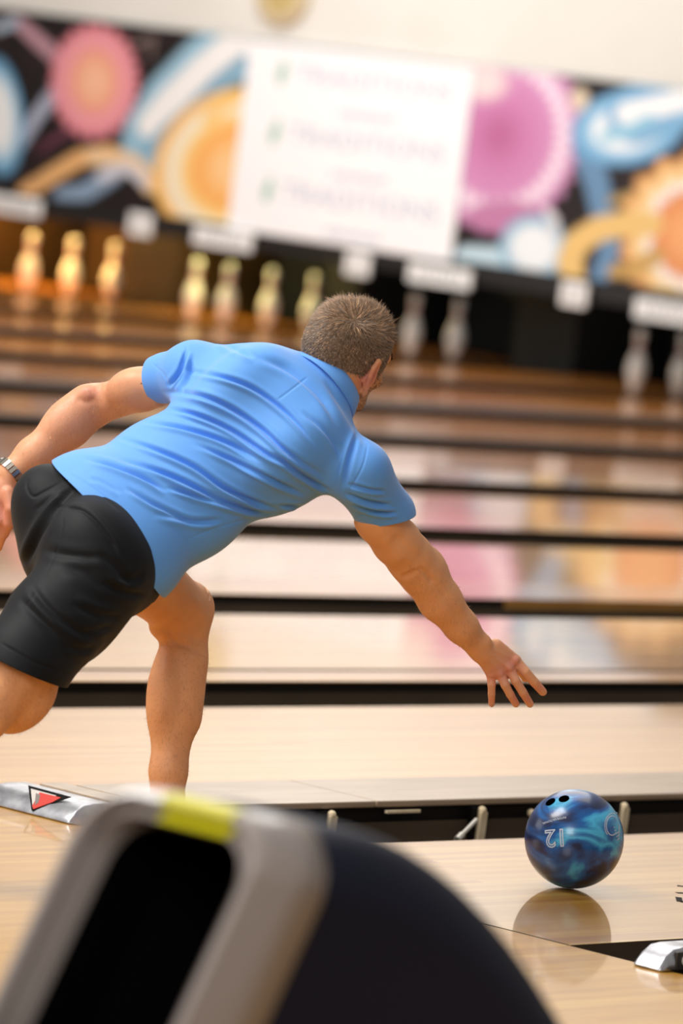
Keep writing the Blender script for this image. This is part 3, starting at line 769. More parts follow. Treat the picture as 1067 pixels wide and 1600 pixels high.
def pleat(v, f, folds, toward):
    """press fold lines into a cloth surface; each fold: (photo polyline, depth m, half width px, ridge side)"""
    n = normals(v, f); px = to_px(v); facing = np.clip(-(n@FWD)*2.2+.1, 0, 1)
    disp = np.zeros(len(v))
    for pl, depth, wd, side in folds:
        d, t = polydist(px[:, :2], catmull(pl)); d = d*side
        fade = np.clip(np.minimum(t, 1-t)*3.2, 0, 1); fade = fade*fade*(3-2*fade)
        disp += fade*depth*(-1.0*np.exp(-(d/wd)**2)+.75*np.exp(-((d-1.9*wd)/(1.25*wd))**2)+.3*np.exp(-((d+2.1*wd)/(1.3*wd))**2))
    return v+n*(disp*facing)[:, None]
# ================================================================== the bowler
V3 = lambda r, u, f: r*RGT+u*UPV+f*FWD        # directions as seen from the photographer
man = empty('person', tuple(on_z(262, 1350)), 'bowling man in light blue polo shirt and black shorts, lunging with one arm stretched forward', 'person')
# --- joints
hipL, hipR = P(128, 822, 11.16), P(160, 888, 11.02)
kneeL, ankL = P(290, 957, 11.44), P(261, 1296, 11.36)
kneeR = P(-34, 1112, 10.84)
shL, shR = P(303, 585, 11.33), P(560, 738, 11.20)
elL, wrL = P(147, 634, 11.53), P(16, 741, 11.47)
elR, wrR = P(654, 884, 11.40), P(751, 1014, 11.52)
neck0, chest, waist, pelv = P(508, 592, 11.27), P(400, 668, 11.24), P(270, 758, 11.17), P(148, 852, 11.10)
sp = unit(neck0-pelv)                          # up the spine
la = unit((shR-shL)-sp*((shR-shL)@sp))         # towards the right shoulder
ba_ = np.cross(sp, la); ba_ = ba_ if ba_@FWD < 0 else -ba_   # out of the back
TF = [la, ba_, sp]
# --- head frame
h_r = unit(V3(.73, -.41, -.54)); h_u = unit(V3(.36, .93, -.12)); h_u = unit(h_u-h_r*(h_u@h_r)); h_f = np.cross(h_u, h_r)
HC = P(541, 546, 11.30)
def H(x, y, z): return HC+x*h_r+y*h_f+z*h_u
HF = [h_r, h_f, h_u]
torso = [EL(pelv+ba_*-.005, TF, (.155, .115, .125), .03), EL(waist-ba_*.012, TF, (.150, .105, .17), .05), EL(chest-ba_*.02, TF, (.175, .122, .185), .05),
         EL(P(446, 648, 11.24)-ba_*.005, TF, (.165, .095, .10), .05), RC(shL, P(400, 600, 11.28), .052, .06, .05), RC(shR, P(480, 690, 11.24), .052, .06, .05),
         EL(P(372, 610, 11.24)+ba_*.05, TF, (.055, .05, .10), .05), EL(P(455, 715, 11.18)+ba_*.04, TF, (.055, .05, .10), .05)]
neck = [RC(P(500, 610, 11.265), P(532, 570, 11.29), .064, .058, .03)]
def H2(x, y, z): return H(x, y, z-.022)
skull = [EL(H(0, -.012, .006), HF, (.076, .097, .090), .02), EL(H(0, .02, .0), HF, (.070, .080, .094), .02), EL(H(0, .03, -.06), HF, (.060, .062, .065), .03),
         RC(H(.045, .0, -.07), H(.022, .078, -.098), .024, .02, .03), RC(H(-.045, .0, -.07), H(-.022, .078, -.098), .024, .02, .03), EL(H(0, .082, -.098), HF, (.026, .02, .02), .02),
         RC(H2(0, .09, .02), H2(0, .112, -.028), .008, .012, .012), EL(H2(.011, .103, -.03), HF, (.009, .009, .007), .008), EL(H2(-.011, .103, -.03), HF, (.009, .009, .007), .008),
         RC(H2(-.045, .078, .035), H2(.045, .078, .035), .012, .012, .02), EL(H2(.05, .062, -.015), HF, (.02, .02, .018), .02), EL(H2(-.05, .062, -.015), HF, (.02, .02, .018), .02),
         EL(H2(.032, .088, .018), HF, (.013, .011, .010), .004), EL(H2(-.032, .088, .018), HF, (.013, .011, .010), .004),
         RC(H2(-.02, .096, -.057), H2(.02, .096, -.057), .0065, .0065, .006), RC(H2(-.018, .094, -.067), H2(.018, .094, -.067), .007, .007, .006)]
ears = []
for s_ in (1, -1):
    rim = [H2(s_*x, y*1.15, z*1.22) for x, y, z in ((.076, .012, -.040), (.082, .002, -.024), (.088, -.010, -.002), (.090, -.012, .014), (.086, -.002, .027), (.080, .010, .024), (.077, .016, .008))]
    for a, b in zip(rim, rim[1:]): ears.append(RC(a, b, .0052, .0052, .004))
    ears.append(EL(H2(s_*.080, .004, -.006), [unit(h_r-s_*.45*h_f), h_f, h_u], (.005, .014, .028), .006)); ears.append(EL(H2(s_*.077, .010, -.038), HF, (.006, .009, .011), .005))
    ears.append(EL(H2(s_*.078, .012, -.008), HF, (.005, .006, .010), .004))
def arm(sh, el, wr, r, k=.03):
    m = lambda a, b, t: a+(b-a)*t
    return [RC(sh, m(sh, el, .5), r[0], r[1], k), RC(m(sh, el, .5), el, r[1], r[2], k), RC(el, m(el, wr, .3), r[2], r[3], k), RC(m(el, wr, .3), m(el, wr, .72), r[3], r[4], k), RC(m(el, wr, .72), wr, r[4], r[5], k)]
armL = arm(shL, elL, wrL, (.056, .0405, .041, .0435, .0355, .0275))
def chain(pts, k=.03): return [RC(P(*a[:3]), P(*b[:3]), a[3], b[3], k) for a, b in zip(pts, pts[1:])]
armR = [RC(shR, P(592, 812, 11.28), .056, .0475, .03)]+chain([(592, 812, 11.28, .0475), (619, 846, 11.325, .0485), (639, 869, 11.365, .0475), (658, 893, 11.40, .0475), (687, 937, 11.44, .0440), (720, 978, 11.48, .0345), (752, 1015, 11.52, .0255)], .022)
# muscle and bone swells
armR += [EL(P(676, 880, 11.41), [unit(wrR-elR), RGT, FWD], (.050, .023, .03), .02), EL(P(757, 1003, 11.50), HF, (.013, .013, .013), .02), EL(P(634, 893, 11.37), [unit(wrR-elR), RGT, FWD], (.035, .022, .03), .02)]
armL += [EL(P(135, 618, 11.49), [unit(elL-shL), UPV, FWD], (.03, .022, .022), .03), EL(P(112, 650, 11.50), [unit(wrL-elL), unit(np.cross(wrL-elL, FWD)), FWD], (.08, .042, .040), .03),
         EL(P(205, 606, 11.42), [unit(elL-shL), unit(np.cross(elL-shL, FWD)), FWD], (.06, .040, .042), .03)]
# right hand, just let go of the ball
Pw = lambda x, y, w: P(x, y, w)
handR = [RC(wrR, Pw(771, 1034, 11.545), .0245, .026, .02), RC(Pw(757, 1022, 11.53), Pw(768, 1053, 11.55), .016, .0125, .012), RC(Pw(765, 1021, 11.53), Pw(781, 1052, 11.545), .0165, .0125, .012),
         RC(Pw(771, 1015, 11.53), Pw(796, 1043, 11.545), .0165, .0125, .012), RC(Pw(774, 1009, 11.53), Pw(806, 1032, 11.55), .0155, .012, .012), EL(Pw(783, 1037, 11.565), [unit(V3(.7, -.7, 0)), unit(V3(.7, .7, 0)), FWD], (.036, .036, .014), .012)]
def finger(pts, rs, k=.0035):
    return [RC(a, b, ra, rb, k) for a, b, ra, rb in zip(pts, pts[1:], rs, rs[1:])]
fing = finger([Pw(804, 1031, 11.55), Pw(821, 1050, 11.545), Pw(835, 1066, 11.555), Pw(848, 1081, 11.572)], (.0120, .0106, .0100, .0090)) \
     + finger([Pw(795, 1042, 11.545), Pw(806, 1064, 11.535), Pw(817, 1082, 11.545), Pw(828, 1100, 11.565)], (.0114, .0098, .0092, .0082)) \
     + finger([Pw(781, 1051, 11.545), Pw(789, 1070, 11.535), Pw(797, 1085, 11.545), Pw(806, 1100, 11.562)], (.0110, .0095, .0088, .0078)) \
     + finger([Pw(767, 1053, 11.55), Pw(768, 1070, 11.545), Pw(768, 1084, 11.552), Pw(768, 1100, 11.565)], (.0102, .0086, .0079, .0070)) \
     + finger([Pw(776, 1018, 11.565), Pw(798, 1030, 11.60), Pw(812, 1046, 11.63), Pw(821, 1060, 11.65)], (.014, .0115, .010, .0085), .006)
knuck = [EL(Pw(805, 1032, 11.538), HF, (.009,)*3, .008), EL(Pw(796, 1043, 11.533), HF, (.0095,)*3, .008), EL(Pw(781, 1052, 11.534), HF, (.009,)*3, .008), EL(Pw(768, 1054, 11.54), HF, (.008,)*3, .008)]
# left hand, relaxed beside the left hip
handL = [RC(wrL, Pw(2, 778, 11.46), .0255, .026, .02), RC(Pw(8, 765, 11.46), Pw(4, 812, 11.45), .018, .016, .015), RC(Pw(2, 765, 11.46), Pw(-10, 812, 11.45), .018, .015, .015), RC(Pw(-4, 762, 11.46), Pw(-22, 808, 11.45), .017, .014, .015), RC(Pw(-6, 760, 11.46), Pw(-32, 800, 11.46), .016, .013, .015)]
fingL = finger([Pw(5, 810, 11.45), Pw(4, 836, 11.46), Pw(-3, 855, 11.48), Pw(-12, 866, 11.50)], (.0115, .010, .009, .0082)) \
      + finger([Pw(-9, 812, 11.45), Pw(-14, 842, 11.46), Pw(-22, 862, 11.48), Pw(-31, 873, 11.50)], (.0115, .010, .009, .0082)) \
      + finger([Pw(-22, 808, 11.45), Pw(-30, 836, 11.46), Pw(-38, 854, 11.48), Pw(-46, 864, 11.50)], (.011, .0095, .0088, .008)) \
      + finger([Pw(-32, 800, 11.46), Pw(-44, 822, 11.47), Pw(-52, 836, 11.49), Pw(-58, 844, 11.51)], (.010, .0085, .0078, .007)) \
      + finger([Pw(12, 770, 11.44), Pw(17, 795, 11.43), Pw(14, 818, 11.44), Pw(8, 834, 11.46)], (.014, .0125, .011, .009), .006)
# legs
def tween(a, b, t): return a+(b-a)*t
shin = unit(kneeL-ankL); side = RGT; back = unit(np.cross(shin, side))
legL = [RC(hipL, tween(hipL, kneeL, .55), .088, .072, .04), RC(tween(hipL, kneeL, .55), P(280, 950, 11.42), .074, .062, .04), EL(P(296, 945, 11.45), [unit(kneeL-hipL), UPV, FWD], (.055, .048, .05), .03),
        RC(P(291, 965, 11.44), P(286, 1030, 11.43), .052, .047, .03), EL(P(263, 1085, 11.41), [shin, side, FWD], (.105, .046, .055), .03), RC(P(288, 1030, 11.43), P(279, 1120, 11.42), .045, .046, .03),
        EL(P(290, 1075, 11.42), [shin, side, FWD], (.10, .036, .05), .03), RC(P(272, 1120, 11.41), P(263, 1205, 11.39), .046, .0375, .03), RC(P(263, 1205, 11.39), P(261, 1255, 11.38), .0365, .034, .03), RC(P(261, 1255, 11.38), ankL, .034, .036, .03),
        EL(P(256, 985, 11.42), [unit(V3(1, -.3, 0)), UPV, FWD], (.03, .02, .045), .03)]
XD = np.array([1., 0, 0]); YD = np.array([0, 1., 0]); ZD = np.array([0, 0, 1.])
ft = ankL.copy(); fdir = unit([1, .12, 0])
footL = [RC(ankL-ZD*.02-fdir*.03, np.array([ft[0], ft[1], .045])+fdir*.0, .036, .036, .03), RC(np.array([ft[0], ft[1], .045])-fdir*.035, np.array([ft[0], ft[1], .038])+fdir*.14, .036, .028, .03)]
ankR = kneeR+np.array([-.36, .16, 0]); ankR[2] = .17
toeR = ankR+np.array([-.02, .05, -.115])
legR = [RC(hipR, tween(hipR, kneeR, .5), .095, .082, .04), RC(tween(hipR, kneeR, .5), kneeR, .080, .062, .04), EL(P(30, 1085, 10.93), [unit(kneeR-hipR), UPV, FWD], (.09, .068, .07), .03), EL(kneeR, HF, (.058, .058, .058), .03),
        RC(kneeR, tween(kneeR, ankR, .35), .055, .056, .03), RC(tween(kneeR, ankR, .35), tween(kneeR, ankR, .75), .056, .040, .03), RC(tween(kneeR, ankR, .75), ankR, .040, .034, .03),
        RC(ankR, ankR+np.array([.06, .10, -.10]), .034, .028, .03)]
glute = [EL(P(98, 815, 11.14), [RGT, UPV, FWD], (.065, .08, .07), .02), EL(P(145, 868, 11.03), [RGT, UPV, FWD], (.08, .095, .08), .015)]
body = torso+neck+skull+ears+armL+armR+handR+knuck+fing+handL+fingL+legL+footL+legR+glute
# where clothes cover it, the body stays a little under them
bv, bf = polygonise(body, .0028)
bv = relax(bv, bf, 1, .35)
pxy = to_px(bv)
# small raised tendons and creases on hand, elbow, arm
def groove(v, f, lines):
    n = normals(v, f); px = to_px(v); face = np.clip(-(n@FWD)*2, 0, 1); disp = np.zeros(len(v))
    for pl, depth, wd in lines:
        d, t = polydist(px[:, :2], catmull(pl)); fade = np.where((t <= 0) | (t >= 1), 0, np.clip(np.minimum(t, 1-t)*5, 0, 1))
        disp += depth*fade*np.exp(-(d/wd)**2)
    return v+n*(disp*face)[:, None]
bv = groove(bv, bf, [([(764, 1020), (782, 1034), (795, 1042)], .0016, 2.2), ([(760, 1025), (772, 1040), (781, 1051)], .0014, 2.2), ([(768, 1014), (790, 1024), (804, 1031)], .0014, 2.2),
                     ([(626, 903), (642, 897), (652, 890)], -.0045, 4.5), ([(652, 886), (668, 900), (676, 912)], -.004, 5), ([(668, 898), (700, 940), (722, 975)], -.0018, 6), ([(612, 838), (630, 850), (648, 872)], -.002, 6),
                     ([(600, 838), (610, 860), (628, 880)], .0025, 9),
                     ([(265, 1005), (285, 1008), (318, 1020)], -.003, 7), ([(262, 1030), (256, 1080), (250, 1130)], .0022, 9), ([(283, 1030), (280, 1100), (270, 1150)], -.0025, 10),
                     ([(212, 972), (240, 978), (262, 996)], .002, 9), ([(300, 930), (318, 965), (310, 1000)], .003, 12), ([(262, 985), (275, 1003), (300, 1012)], -.003, 5),
                     ([(118, 622), (135, 628), (150, 622)], -.0025, 5), ([(150, 600), (190, 590), (220, 580)], .002, 12)])
# skin colour: a person's skin is redder on hands, ears, elbows; arm light and crease shade are mixed in
def skincol(v):
    px = to_px(v); base = np.tile(np.array([[.80, .385, .18]]), (len(v), 1))
    def mixc(c, w): nonlocal base; base = base*(1-w[:, None])+np.array(c)[None]*w[:, None]
    def near(p, r): return np.exp(-(np.linalg.norm(v-p, axis=1)/r)**2)
    n1 = .5+.5*np.sin(v[:, 0]*70+np.sin(v[:, 2]*55)*2)*np.sin(v[:, 1]*62+np.sin(v[:, 0]*48)*2)
    mixc((.66, .29, .14), n1*.35)
    mixc((.58, .27, .19), np.clip(near(P(150, 660, 11.5), .28)*1.0, 0, 1)*.55)  # pinker left arm: the tint of its light put into the skin
    for p in (Pw(805, 1032, 11.53), Pw(796, 1043, 11.53), Pw(781, 1052, 11.53), Pw(768, 1054, 11.54), Pw(824, 1092, 11.55), Pw(803, 1092, 11.55), Pw(768, 1092, 11.56), Pw(842, 1074, 11.56)): mixc((.68, .19, .15), near(p, .014)*.6)
    mixc((.66, .30, .24), near(Pw(790, 1045, 11.54), .06)*.5)
    mixc((.50, .17, .12), near(P(138, 614, 11.46), .018)*.7); mixc((.50, .15, .16), near(P(0, 800, 11.45), .06)*.6)
    mixc((.46, .17, .07), near(P(634, 900, 11.36), .013)*.6); mixc((.46, .2, .09), near(P(660, 893, 11.38), .014)*.5); mixc((.46, .19, .10), near(P(738, 988, 11.48), .022)*.45)  # darker spots at the elbow crease: shade painted into the skin
    for s_ in (1, -1): mixc((.66, .22, .19), near(H2(s_*.082, 0, -.004), .03)*.8)
    mixc((.60, .27, .19), near(H(0, -.03, -.09), .05)*.4)
    mixc((.55, .24, .12), np.clip(1-np.abs(px[:, 1]-1190)/22, 0, 1)*(px[:, 0] < 330)*(px[:, 0] > 200)*.0)
    d = np.linalg.norm(px[:, :2]-np.array([222, 599.5]), axis=1); mixc((.08, .04, .03), (d < 1.8)*(px[:, 2] > 11)*1.)
    return base
M_skin = mat('skin', (200, 140, 110), .48, sss=.18, vcol='col', spec=.4)
_a = N(M_skin, 'ShaderNodeTexCoord'); _n = N(M_skin, 'ShaderNodeTexNoise'); _n.inputs['Scale'].default_value = 260; _n.inputs['Detail'].default_value = 4
LK(M_skin, _a.outputs['Object'], _n.inputs['Vector']); _b = N(M_skin, 'ShaderNodeBump'); _b.inputs['Strength'].default_value = .35; _b.inputs['Distance'].default_value = .0012
LK(M_skin, _n.outputs[0], _b.inputs['Height']); LK(M_skin, _b.outputs[0], BS(M_skin).inputs['Normal'])
# nails
m = MB()
for tip, prev in ((Pw(848, 1081, 11.572), Pw(835, 1066, 11.555)), (Pw(828, 1100, 11.565), Pw(817, 1082, 11.545)), (Pw(806, 1100, 11.562), Pw(797, 1085, 11.545)), (Pw(768, 1100, 11.565), Pw(768, 1084, 11.552))):
    d = unit(tip-prev); nrm = unit(-FWD-d*(-FWD@d)); s_ = np.cross(d, nrm); c = tip-d*.002+nrm*.0068; n_ = 12
    ring = [tuple(c+d*.006*math.cos(2*math.pi*i/n_)+s_*.0048*math.sin(2*math.pi*i/n_)-nrm*.0012*abs(math.sin(2*math.pi*i/n_))) for i in range(n_)]
    m.prism(ring, tuple(-nrm*.002))
m.build('fingernails', mat('fingernail', (226, 170, 156), .3), man, True)

# ---------------------------------------------------------------- shirt
loose = .013
shirt = [EL(P(164, 826, 11.11)-ba_*.01, TF, (.190, .140, .16), .05), EL(waist-ba_*.020, TF, (.165, .125, .18), .06), EL(chest-ba_*.02, TF, (.188, .137, .19), .06),
         EL(P(446, 648, 11.24)-ba_*.003, TF, (.160, .108, .11), .06), RC(shL, P(400, 600, 11.28), .066, .07, .05), RC(shR, P(480, 690, 11.24), .064, .07, .05),
         EL(P(376, 622, 11.24)+ba_*.05, TF, (.06, .058, .11), .06), EL(P(455, 715, 11.18)+ba_*.04, TF, (.06, .058, .11), .06),
         RC(P(470, 632, 11.26), P(520, 590, 11.285), .088, .070, .04),
         RC(shL, P(262, 590, 11.38), .068, .051, .03), RC(P(262, 590, 11.38), P(222, 598, 11.42), .051, .046, .02),
         RC(shR, tween(shR, elR, .45), .063, .058, .035), RC(tween(shR, elR, .45), P(606, 834, 11.31), .058, .0535, .03),
         # hanging front
         EL(P(300, 835, 11.26), [unit(V3(.83, .55, 0)), FWD, unit(V3(-.55, .83, 0))], (.13, .09, .055), .05)]
sv, sf = polygonise(shirt, .0023)
sv = relax(sv, sf, 3, .5)
px = to_px(sv)
def ballcut(v, p, n, R): return np.where(np.linalg.norm(v-p, axis=1) < R, (v-p)@n, -1.)
# hem: a curved cut just over the hips
hA, hB = P(74, 716, 11.15), P(262, 922, 11.15)
hem_d = unit(hB-hA)
hn = np.cross(hem_d, unit(FWD+.18*sp)); hn = hn if hn@sp < 0 else -hn
mid_ = (hA+hB)/2
g = (sv-mid_)@hn + .036*(1-(np.clip(((sv-mid_)@hem_d)/.19, -1, 1))**2)
g = np.where(np.linalg.norm(sv-mid_, axis=1) < .40, g, -1)
# the front of the shirt hangs lower by the left thigh
uL = unit(elL-shL); uR = unit(elR-shR)
cL = P(243, 584, 11.40); nL = unit(uL*.9+V3(-.45, .12, 0)*.5)
cR = P(592, 811, 11.29); nR = unit(V3(.13, -1, .25))
g = np.maximum(g, ballcut(sv, cL, nL, .13)); g = np.maximum(g, ballcut(sv, cR, nR, .13))
nc = P(513, 597, 11.28); nn = unit(V3(.70, .64, .35)); g = np.maximum(g, ballcut(sv, nc, nn, .13))
folds = [
 ([(283, 578), (350, 590), (400, 610), (450, 648), (500, 703)], 5.5, 5, 1), ([(248, 612), (310, 618), (360, 638), (410, 672), (452, 710), (515, 748)], 6.5, 5.5, 1),
 ([(232, 634), (300, 647), (360, 672), (420, 712), (455, 728)], 6, 5, 1), ([(212, 657), (280, 668), (350, 690), (412, 724)], 5.5, 5, 1),
 ([(172, 681), (235, 700), (300, 728), (352, 764), (405, 787), (455, 802)], 6, 5.5, 1), ([(298, 690), (360, 718), (425, 750), (482, 776)], 5, 5, 1),
 ([(128, 714), (175, 728), (225, 748), (262, 770)], 5, 5, 1), ([(186, 718), (235, 732), (285, 752), (340, 780), (392, 798), (452, 803)], 6, 5.5, 1),
 ([(258, 760), (320, 780), (374, 797)], 4.5, 4.5, 1), ([(425, 708), (465, 738), (522, 772)], 5, 5, 1), ([(196, 760), (240, 788), (300, 815)], 3.5, 5, 1),
 ([(240, 800), (300, 815), (350, 812)], 3.5, 6, 1), ([(140, 745), (165, 756), (190, 772)], 1.5, 5, 1),
 ([(390, 552), (450, 578), (500, 620), (530, 668)], 3.5, 8, 1), ([(470, 640), (510, 676), (535, 715)], 3, 6, 1), ([(505, 590), (545, 650), (575, 700)], 3, 8, -1),
 ([(536, 770), (575, 784), (616, 790)], 4.5, 4.5, 1), ([(548, 786), (590, 800), (624, 802)], 3.5, 4, 1), ([(540, 755), (575, 765), (605, 768)], 3, 4, 1),
 ([(292, 545), (282, 580), (262, 606)], 5, 5, -1), ([(300, 560), (296, 590), (275, 620)], 3.5, 4, 1), ([(560, 670), (545, 720), (535, 765)], 4, 6, 1),
 ([(430, 790), (480, 792), (520, 784)], 4, 4, 1), ([(340, 530), (365, 545), (400, 560)], 3, 6, 1)]
sv2 = pleat(sv, sf, [(pl, dp*.0017, wd*.66, s_) for pl, dp, wd, s_ in folds], FWD)
# thin stitched seams
seams = [([(432, 626), (455, 609), (482, 588)], 1), ([(284, 847), (337, 825), (400, 808), (430, 800)], 1), ([(84, 727), (130, 752), (182, 792), (226, 842), (250, 882), (266, 905)], 1), ([(237, 567), (256, 585), (263, 605)], 1), ([(545, 808), (585, 800), (624, 790)], 1), ([(575, 690), (566, 730), (540, 775)], 1), ([(292, 528), (290, 550), (275, 590)], 1)]
sv2 = groove(sv2, sf, [(pl, -.0013, 1.6) for pl, _ in seams])
cv, cf = clip(sv2, sf, g)
M_shirt = mat('blue_polo_knit', (91, 154, 231), .62, spec=.35); BS(M_shirt).inputs['Sheen Weight'].default_value = .25
_tc = N(M_shirt, 'ShaderNodeTexCoord'); _n = N(M_shirt, 'ShaderNodeTexNoise'); _n.inputs['Scale'].default_value = 900
LK(M_shirt, _tc.outputs['Object'], _n.inputs['Vector']); _b = N(M_shirt, 'ShaderNodeBump'); _b.inputs['Strength'].default_value = .15; _b.inputs['Distance'].default_value = .0006
LK(M_shirt, _n.outputs[0], _b.inputs['Height']); LK(M_shirt, _b.outputs[0], BS(M_shirt).inputs['Normal'])
def cloth(name, v, f, parent, mt, th=.0022):
    o = npmesh(name, v, f, parent, mt); md = o.modifiers.new('thickness', 'SOLIDIFY'); md.thickness = th; md.offset = -1; return o
sh = cloth('shirt', cv, cf, man, M_shirt)
sh['label'] = 'light blue short sleeved polo shirt'
# collar: a folded band round the neck opening
ca = unit(nn); cu_ = unit(V3(.68, -.73, 0)); cu_ = unit(cu_-ca*(cu_@ca)); cv_ = np.cross(ca, cu_)
rings = []
prof = [(-.022, .018), (-.006, .012), (.010, .004), (.016, .0015), (.012, -.002), (-.010, .004)]
NN = 48
for j, (hh, rr) in enumerate(prof):
    r_ = []
    for i in range(NN):
        t = 2*math.pi*i/NN; R2 = .070+rr
        r_.append(tuple(nc+ca*hh+cu_*R2*1.04*math.cos(t)+cv_*R2*math.sin(t)))
    rings.append(r_)
m = MB(); m.rings(rings, False, False); co = m.build('collar', M_shirt, sh, True)
co.modifiers.new('t', 'SOLIDIFY').thickness = .0018

# ---------------------------------------------------------------- shorts
shorts = [EL(pelv-ba_*.004, TF, (.170, .132, .15), .03), EL(P(92, 808, 11.13), [unit(V3(.85, .5, 0)), unit(V3(-.5, .85, 0)), FWD], (.092, .115, .10), .03),
          EL(P(145, 872, 11.01), [RGT, UPV, FWD], (.108, .125, .108), .04), RC(hipR, P(86, 972, 10.94), .108, .100, .03), RC(P(86, 972, 10.94), P(38, 1036, 10.89), .098, .094, .03), RC(P(38, 1036, 10.89), P(22, 1060, 10.875), .094, .094, .03),
          EL(P(152, 975, 11.0), [unit(V3(.6, .8, 0)), unit(V3(-.8, .6, 0)), FWD], (.10, .045, .06), .03),
          RC(hipL, P(205, 880, 11.28), .10, .088, .03), RC(P(205, 880, 11.28), P(262, 905, 11.38), .085, .082, .02)]
tv, tf = polygonise(shorts, .003)
tv = relax(tv, tf, 2, .5)
# waist cut hidden under the shirt, leg hems
wc = mid_+sp*.05
g = ballcut(tv, wc, unit(sp), .3)
hemR0 = P(48, 1046, 10.90); nR_ = unit(V3(-.42, -.88, .05)); g = np.maximum(g, ballcut(tv, hemR0, nR_, .20))
hemL0 = P(222, 905, 11.32); nL_ = unit(V3(.86, -.12, .55)); g = np.maximum(g, ballcut(tv, hemL0, nL_, .17))
sfold = [([(128, 757), (95, 785), (66, 825), (48, 862), (40, 885)], 10, 5, 1), ([(62, 858), (110, 868), (170, 872)], 3, 6, 1), ([(160, 905), (190, 925), (232, 930)], 5, 5, -1), ([(45, 905), (70, 945), (120, 985), (160, 1000)], 4, 6, 1), ([(110, 940), (150, 960), (190, 965)], 4, 6, -1), ([(28, 932), (60, 965), (95, 1000)], 3, 6, -1),
         ([(150, 860), (185, 890), (205, 915)], 3.5, 6, 1), ([(95, 885), (140, 900), (175, 930)], 3, 7, 1), ([(105, 770), (80, 780), (55, 800)], 2, 4, 1), ([(180, 900), (205, 905), (228, 895)], 3.5, 5, 1), ([(120, 990), (150, 985), (180, 975)], 3, 5, 1), ([(100, 1010), (130, 1015), (150, 1010)], 3, 5, 1)]
tv = pleat(tv, tf, [(pl, dp*.001, wd, s_) for pl, dp, wd, s_ in sfold], FWD)
tv = groove(tv, tf, [([(90, 792), (130, 798), (165, 832), (186, 868)], -.005, 2.6), ([(94, 786), (136, 792), (172, 828), (194, 862)], .0015, 3), ([(45, 748), (42, 762), (52, 776), (70, 768), (100, 752)], -.002, 2), ([(0, 1004), (50, 1032), (105, 1054)], -.002, 2.2), ([(118, 762), (150, 770), (190, 800)], -.0015, 2), ([(100, 800), (92, 850), (60, 920), (28, 960)], -.0008, 1.6)])
cv, cf = clip(tv, tf, g)
M_short = noise_tint(mat('black_shorts_fabric', (16, 18, 22), .6, spec=.2), (5, 8, 13), (9, 12, 18), 20, bump=.3, bscale=800)
BS(M_short).inputs['Sheen Weight'].default_value = .05
so = cloth('shorts', cv, cf, man, M_short, .0025)
so['label'] = 'black knee length shorts with a welt back pocket'
# belt loop on the waist at the back
c = P(113, 757, 10.985); m = MB()
nb_ = unit(-FWD); 
from_surf = cv[np.argmin(np.linalg.norm(to_px(cv)[:, :2]-np.array([113, 757]), axis=1)+(to_px(cv)[:, 2]-10.9)*50)]
d1 = unit(V3(.35, -.9, 0)); d2 = unit(np.cross(d1, nb_))
ring = [tuple(from_surf+nb_*.002+d1*a*.013+d2*b*.0055) for a, b in ((-1, -1), (-1, 1), (1, 1), (1, -1))]
m.prism(ring, tuple(nb_*.004)); m.build('belt_loop', M_short, so)

# the body lies a little under the cloth everywhere it is covered
bn = normals(bv, bf)
gs = np.maximum.reduce([(bv-mid_)@hn + .036*(1-(np.clip(((bv-mid_)@hem_d)/.19, -1, 1))**2), ballcut(bv, cL, nL, .13), ballcut(bv, cR, nR, .13), ballcut(bv, nc, nn, .13)])
gt = np.maximum.reduce([ballcut(bv, wc, unit(sp), .3), ballcut(bv, hemR0, nR_, .20), ballcut(bv, hemL0, nL_, .17)])
skc = skincol(bv)
for fld, gg in ((field(shirt, bv), gs), (field(shorts, bv), gt)):
    bv = bv-bn*(np.clip(fld+.013, 0, .03)*(fld < .02)*sst(-gg, 0, .03))[:, None]
ob = npmesh('body', bv, bf, man, M_skin); setcol(ob, skc)

# ---------------------------------------------------------------- shoes and socks
M_shoe = mat('shoe_black', (30, 30, 34), .45); M_sole = mat('shoe_sole', (225, 222, 215), .6); M_sock = mat('sock_grey', (200, 200, 200), .8)
def shoe(base, d, pitch=0., heel=0.):
    d = unit(d); s_ = np.cross(ZD, d); R = np.array([d, s_, ZD])
    if pitch: 
        c, n = math.cos(pitch), math.sin(pitch); d2 = d*c-ZD*n; u2 = d*n+ZD*c; R = np.array([d2, s_, u2])
    T = lambda x, y, z: base+x*R[0]+y*R[1]+z*R[2]
    up = [RC(T(-.06, 0, .045), T(.06, 0, .045), .042, .042, .03), RC(T(.06, 0, .040), T(.165, 0, .032), .042, .030, .03), RC(T(-.045, 0, .05), T(-.03, 0, .085), .044, .042, .03)]
    v, f = polygonise(up, .004); v = relax(v, f, 1); z = (v-base)@R[2]
    o = npmesh('shoe', *clip(v, f, np.maximum(.010-z, z-.095)), man, M_shoe); o.modifiers.new('t', 'SOLIDIFY').thickness = .003
    pr = []
    for i in range(40):
        t = 2*math.pi*i/40; x = .055+.15*math.cos(t); w = .040+.008*math.cos(t); y = w*math.copysign(abs(math.sin(t))**.8, math.sin(t)); pr.append(tuple(T(x, y, 0.001)))
    m = MB(); m.prism(pr, tuple(R[2]*.014)); m.build('sole', M_sole, o)
    m = MB()
    for j in range(4): a = T(.03+.025*j, -.022, .088-.009*j); b = T(.03+.025*j, .022, .088-.009*j); m.tube(a, b, .003, n=8)
    m.build('laces', M_sole, o)
    return o
shoe(np.array([ft[0]-.005, ft[1], 0]), fdir)
sd = unit(np.array([.55, .84, 0]))
hl = ankR+np.array([.0, 0, 0]); shoe(hl-ZD*.105+sd*.0, sd, math.radians(28))

